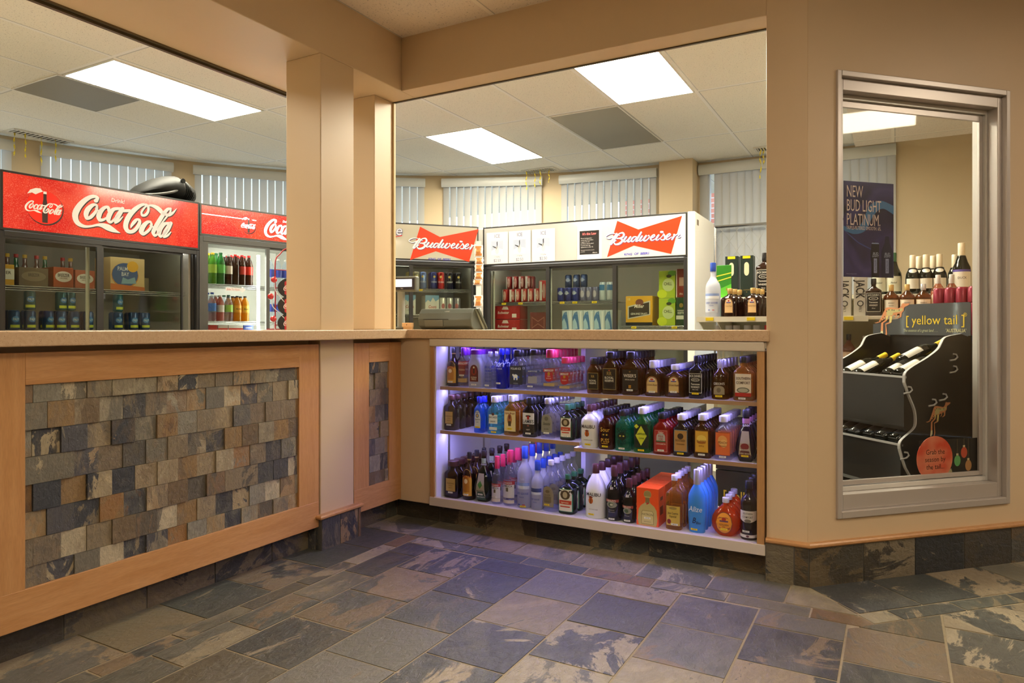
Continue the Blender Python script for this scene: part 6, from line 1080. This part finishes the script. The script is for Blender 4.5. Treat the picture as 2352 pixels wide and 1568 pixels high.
for cx2, cz, c in ((.262, .140, 'b8482c'), (.222, .103, '5c9c5c'), (.288, .078, 'a87848')): m.poly(circ(cx2, cz, .019, .026), -.0018, pt(c)); m.box(cx2 - .006, cx2 + .006, -.0018, -.0012, cz + .024, cz + .034, pt('c8b48c')); m.box(cx2 - .0008, cx2 + .0008, -.0014, -.001, cz + .034, .205, pt('6c5c3c'))
m.poly([(.165, .025), (.195, .045), (.185, .07), (.15, .05)], -.0019, pt('a8a07c')); m.build('print', st)
m = M(); g = G('ornament_red'); n = g.noise(g.co(), 9, 2); g.l(g.ramp(n, [(.35, (.60, .06, .025)), (.7, (.72, .28, .16))]), g.b.inputs['Base Color']); g.b.inputs['Roughness'].default_value = .3
m.prism(circ(.086, .120, .104, .104, 32), -.005, -.003, g.m, 1); m.build('ornament', st)
m = M()
for i, s in enumerate(('Grab the', 'season by', 'the tail...')): m.text(s, .088, .152 - .034 * i, .033, '33180c', y=-.0056, sx=.92)
m.build('lettering', st)
# ---------------- till, display, snack strip, fan, glass stand ----------------
pd = thing('customer_display', 'grey customer price display on a round post beside the corner', 'display', (-2.74, 3.5, 1.069), R(12)); PG = mat('till_grey', (.13, .14, .12), .45); PGL = mat('till_grey_light', (.28, .30, .27), .4)
m = M(); m.lathe([(.024, 0), (.024, .245)], PGL, seg=20); m.lathe([(.06, 0), (.06, .012), (.05, .016)], PG, seg=20); m.build('post', pd, smooth=40)
m = M(); m.box(-.14, .115, -.028, .028, .238, .335, PG); m.build('housing', pd, bevel=.012, seg=3); m = M(); m.box(-.13, .104, -.0305, -.0282, .250, .322, mat('display_bezel', (.012, .012, .03), .2)); m.build('bezel', pd)
m = M(); m.box(-.125, .088, -.0318, -.0306, .268, .315, mat('display_glow', (.85, .88, 1.), .3, 0, 1.4)); m.build('screen', pd); m = M(); m.text('TEC', .02, .258, .01, 'd8d8e0', y=-.0322); m.build('maker_name', pd)
tl = thing('till_monitor', 'grey green back of a tilted till monitor on the counter', 'till', (-2.405, 3.56, 1.069), R(4)); TG = mat('monitor_green_grey', (.085, .10, .085), .42)
m = M(); m.prism([(-.02, .0), (-.052, .02), (-.060, .060), (-.045, .10), (-.02, .128), (.005, .128), (.11, .01), (.10, 0)], -.20, .175, TG, 0); m.build('housing', tl, bevel=.006, seg=2)
m = M(); m.prism([(-.045, .012), (-.0555, .02), (-.0635, .055), (-.062, .06), (-.05, .05)], -.15, -.02, PG, 0); m.box(-.16, .02, -.064, -.05, .062, .0645, BLACK); m.build('back_cover', tl, bevel=.001)
m = M(); m.prism([(-.016, .129), (.006, .129), (.115, .008), (.10, .0), (.09, .0)], .176, .186, mat('monitor_edge_light', (.30, .36, .32), .35), 0); m.prism([(-.02, .126), (.006, .131), (.116, .008), (.11, .005)], .186, .2, TG, 0); m.build('screen_bezel', tl, bevel=.002)
m = M(); m.text('LOGIC', .0, .1105, .012, 'e0e4e0', y=-.0385); m.build('maker_name', tl)
wb = thing('wood_block', 'small pale wooden block with a screw beside the display post', 'block', (-2.665, 3.47, 1.085), 0); m = M(); m.box(-.037, .037, -.012, .012, 0, .026, mat('pale_pine', (.70, .47, .25), .5)); m.build('block', wb, bevel=.002); m = M(); m.lathe([(.003, -.0005), (.003, .001)], BLACK, (0, -.0122, .013), 8, 1); m.build('screw', wb)
m = M(); m.box(-.037, .037, -.008, .008, -.016, 0, mat('pale_pine')); m.build('foot', wb)
sp = thing('snack_strip', 'hanging strip of orange snack packets between the two bow tie coolers', 'snacks', (-3.03, 4.9, 1.2), R(25)); m = M(); m.box(-.022, .022, .004, .006, .0, .60, mat('clear_strip', (.75, .75, .72), .3)); m.build('strip', sp)
KR = mat('kraft_snack', (.50, .19, .05), .35)
for i, (z0, z1, dx) in enumerate(((.47, .565, 0), (.405, .465, .006), (.345, .405, .004), (.282, .34, .002), (.235, .28, -.008), (.055, .15, -.002))):
    m = M(); w = .036; N = 6; v = []
    for j in range(N + 1):
        z = z0 + (z1 - z0) * j / N; bl = .012 * sin(pi * j / N)
        for a in (-1, -.5, 0, .5, 1): v.append((dx + a * w + .003 * sin(j * 2 + i), -.002 - bl * (1 - a * a) + .001 * random.random(), z))
    m.add(v, [(j * 5 + a, j * 5 + a + 1, j * 5 + a + 6, j * 5 + a + 5) for j in range(N) for a in range(4)], WHITE_P); o = m.build('packet', sp, smooth=60)
    q = M(); v2 = [(dx + (p[0] - dx) * .72, p[1] - .0035, z0 + (p[2] - z0) * .86 + (z1 - z0) * .07) for p in v]; q.add(v2, [(j * 5 + a, j * 5 + a + 1, j * 5 + a + 6, j * 5 + a + 5) for j in range(N) for a in range(4)], KR)
    q.text('NUTS', dx, (z0 + z1) / 2, .02, 'e8b86c', y=-.021, sx=.8, bold=.03); q.build('printed_film', o, smooth=60)
# black fan heater lying on the nearer cooler
fn = thing('fan_heater', 'black ribbed fan lying tilted on top of the nearer red cooler', 'fan', (-4.70, 3.16, 2.0), R(90)); FB = mat('fan_black', (.009, .009, .008), .6, spec=.2)
m = M(); pr = [(-.20, .0), (-.17, .04), (-.10, .10), (-.02, .155), (.06, .190), (.11, .20), (.16, .135), (.16, .0)]
def sec(u, zt, hw): return [(u, hw * cos(a), max(.0, zt * (.5 + .5 * sin(a)))) for a in [2 * pi * i / 20 for i in range(20)]]
m.rings([sec(u, max(z, .012), w_) for u, z, w_ in ((-.205, .01, .03), (-.18, .05, .09), (-.12, .105, .14), (-.04, .155, .165), (.04, .188, .17), (.10, .20, .165), (.135, .16, .15), (.15, .12, .14))], FB); m.build('body', fn, smooth=40)
m = M(); m.rings([sec(u, z, w_) for u, z, w_ in ((.10, .195, .16), (.16, .185, .155), (.215, .15, .14), (.232, .12, .12))], mat('fan_dark', (.02, .02, .018), .5)); m.build('motor_cowl', fn, smooth=40)
m = M()
for k in range(7):
    u = .125 + k * .015; m.rings([[(u + dx, (.165 - .0006 * k * k * 1.6) * cos(a), max(.0, (.19 - .012 * k) * (.5 + .5 * sin(a)) + .004)) for a in [pi * 2 * i / 20 for i in range(20)]] for dx in (0, .005)], FB)
m.build('cooling_fins', fn, smooth=40)
m = M(); m.tube(cr([(.06, -.15, .08), (-.0, -.165, .05), (-.10, -.15, .02), (-.17, -.10, .01)], 4), .010, mat('fan_grey', (.09, .09, .08), .4), 8); m.lathe([(.018, 0), (.018, .01)], FB, (.10, -.155, .15), 14, 1); m.build('handle', fn, smooth=60)
# red wire stand with round badges and ball ends before the lit cooler
ws = thing('wire_display_stand', 'red wire counter stand with ball ends holding red and black cards', 'display stand', (-3.9, 3.60, 1.069), R(72)); RW = mat('red_wire', (.30, .012, .015), .35); RBALL = mat('red_ball', (.40, .02, .02), .25)
m = M(); m.tube(cr([(-.055, 0, .0), (-.055, 0, .30), (-.055, 0, .49), (-.02, 0, .545), (.02, 0, .585), (.10, 0, .60), (.16, 0, .55), (.19, 0, .49), (.19, 0, .0)], 3), .0045, RW, 6)
for z in (.03, .17, .30, .43): m.tube([(-.055, 0, z), (.19, 0, z)], .0035, RW, 6)
m.tube([(-.055, 0, .0), (-.055, .14, .0), (.19, .14, .0), (.19, 0, .0), (-.055, 0, .0)], .0045, RW, 6); m.build('wire_frame', ws, smooth=60)
for k, (z, dx) in enumerate(((.345, -.02), (.225, -.045), (.065, -.025))):
    m = M(); m.tube(cr([(-.055 + dx * .9, -.03, z), (-.06 + dx * .7, -.035, z - .06), (-.03, -.02, z - .11), (.03, -.01, z - .17)], 4), .003, C_['wht'], 6); o = m.build('prong', ws, smooth=60)
    m = M(); m.lathe([(.022 * sin(a), -.022 * cos(a)) for a in [.02] + [pi * i / 8 for i in range(1, 8)] + [3.12]], RBALL, (-.058 + dx, -.03, z + .01), 14); m.build('ball_end', o, smooth=60)
for k, z in enumerate((.30, .17, .045)):
    t = thing('round_card', 'red and black round card with white script on the wire stand, %s' % ('top', 'middle', 'bottom')[k], 'card', Fr(-3.9, 3.60, R(72))(.055, -.012, 1.069 + z), R(72), 'cards on the wire stand')
    m = M(); m.prism(circ(0, 0, .10, .075, 24), -.004, 0, mat('card_black', (.015, .012, .012), .3), 1); m.build('card', t); m = M(); m.poly([p for p in circ(.012, .0, .085, .062, 24) if p[0] > -.055], -.005, pt('a81c1c')); s5 = .13 / .70
    m.strokes([[int(-650 + (v_ - 3900) * s5 * 1. + 80) if i % 2 == 0 else int((v_ - 18250) * s5) for i, v_ in enumerate(r)] for r in COKE], -.006, pt('d8c8c0'), k=2); m.build('print', t)
# ---------------- check ----------------
for o in list(bpy.data.objects):
    if o.parent is None and o.get('label') and len(o['label'].split()) > 16: print('LONG', o.name, o['label'])
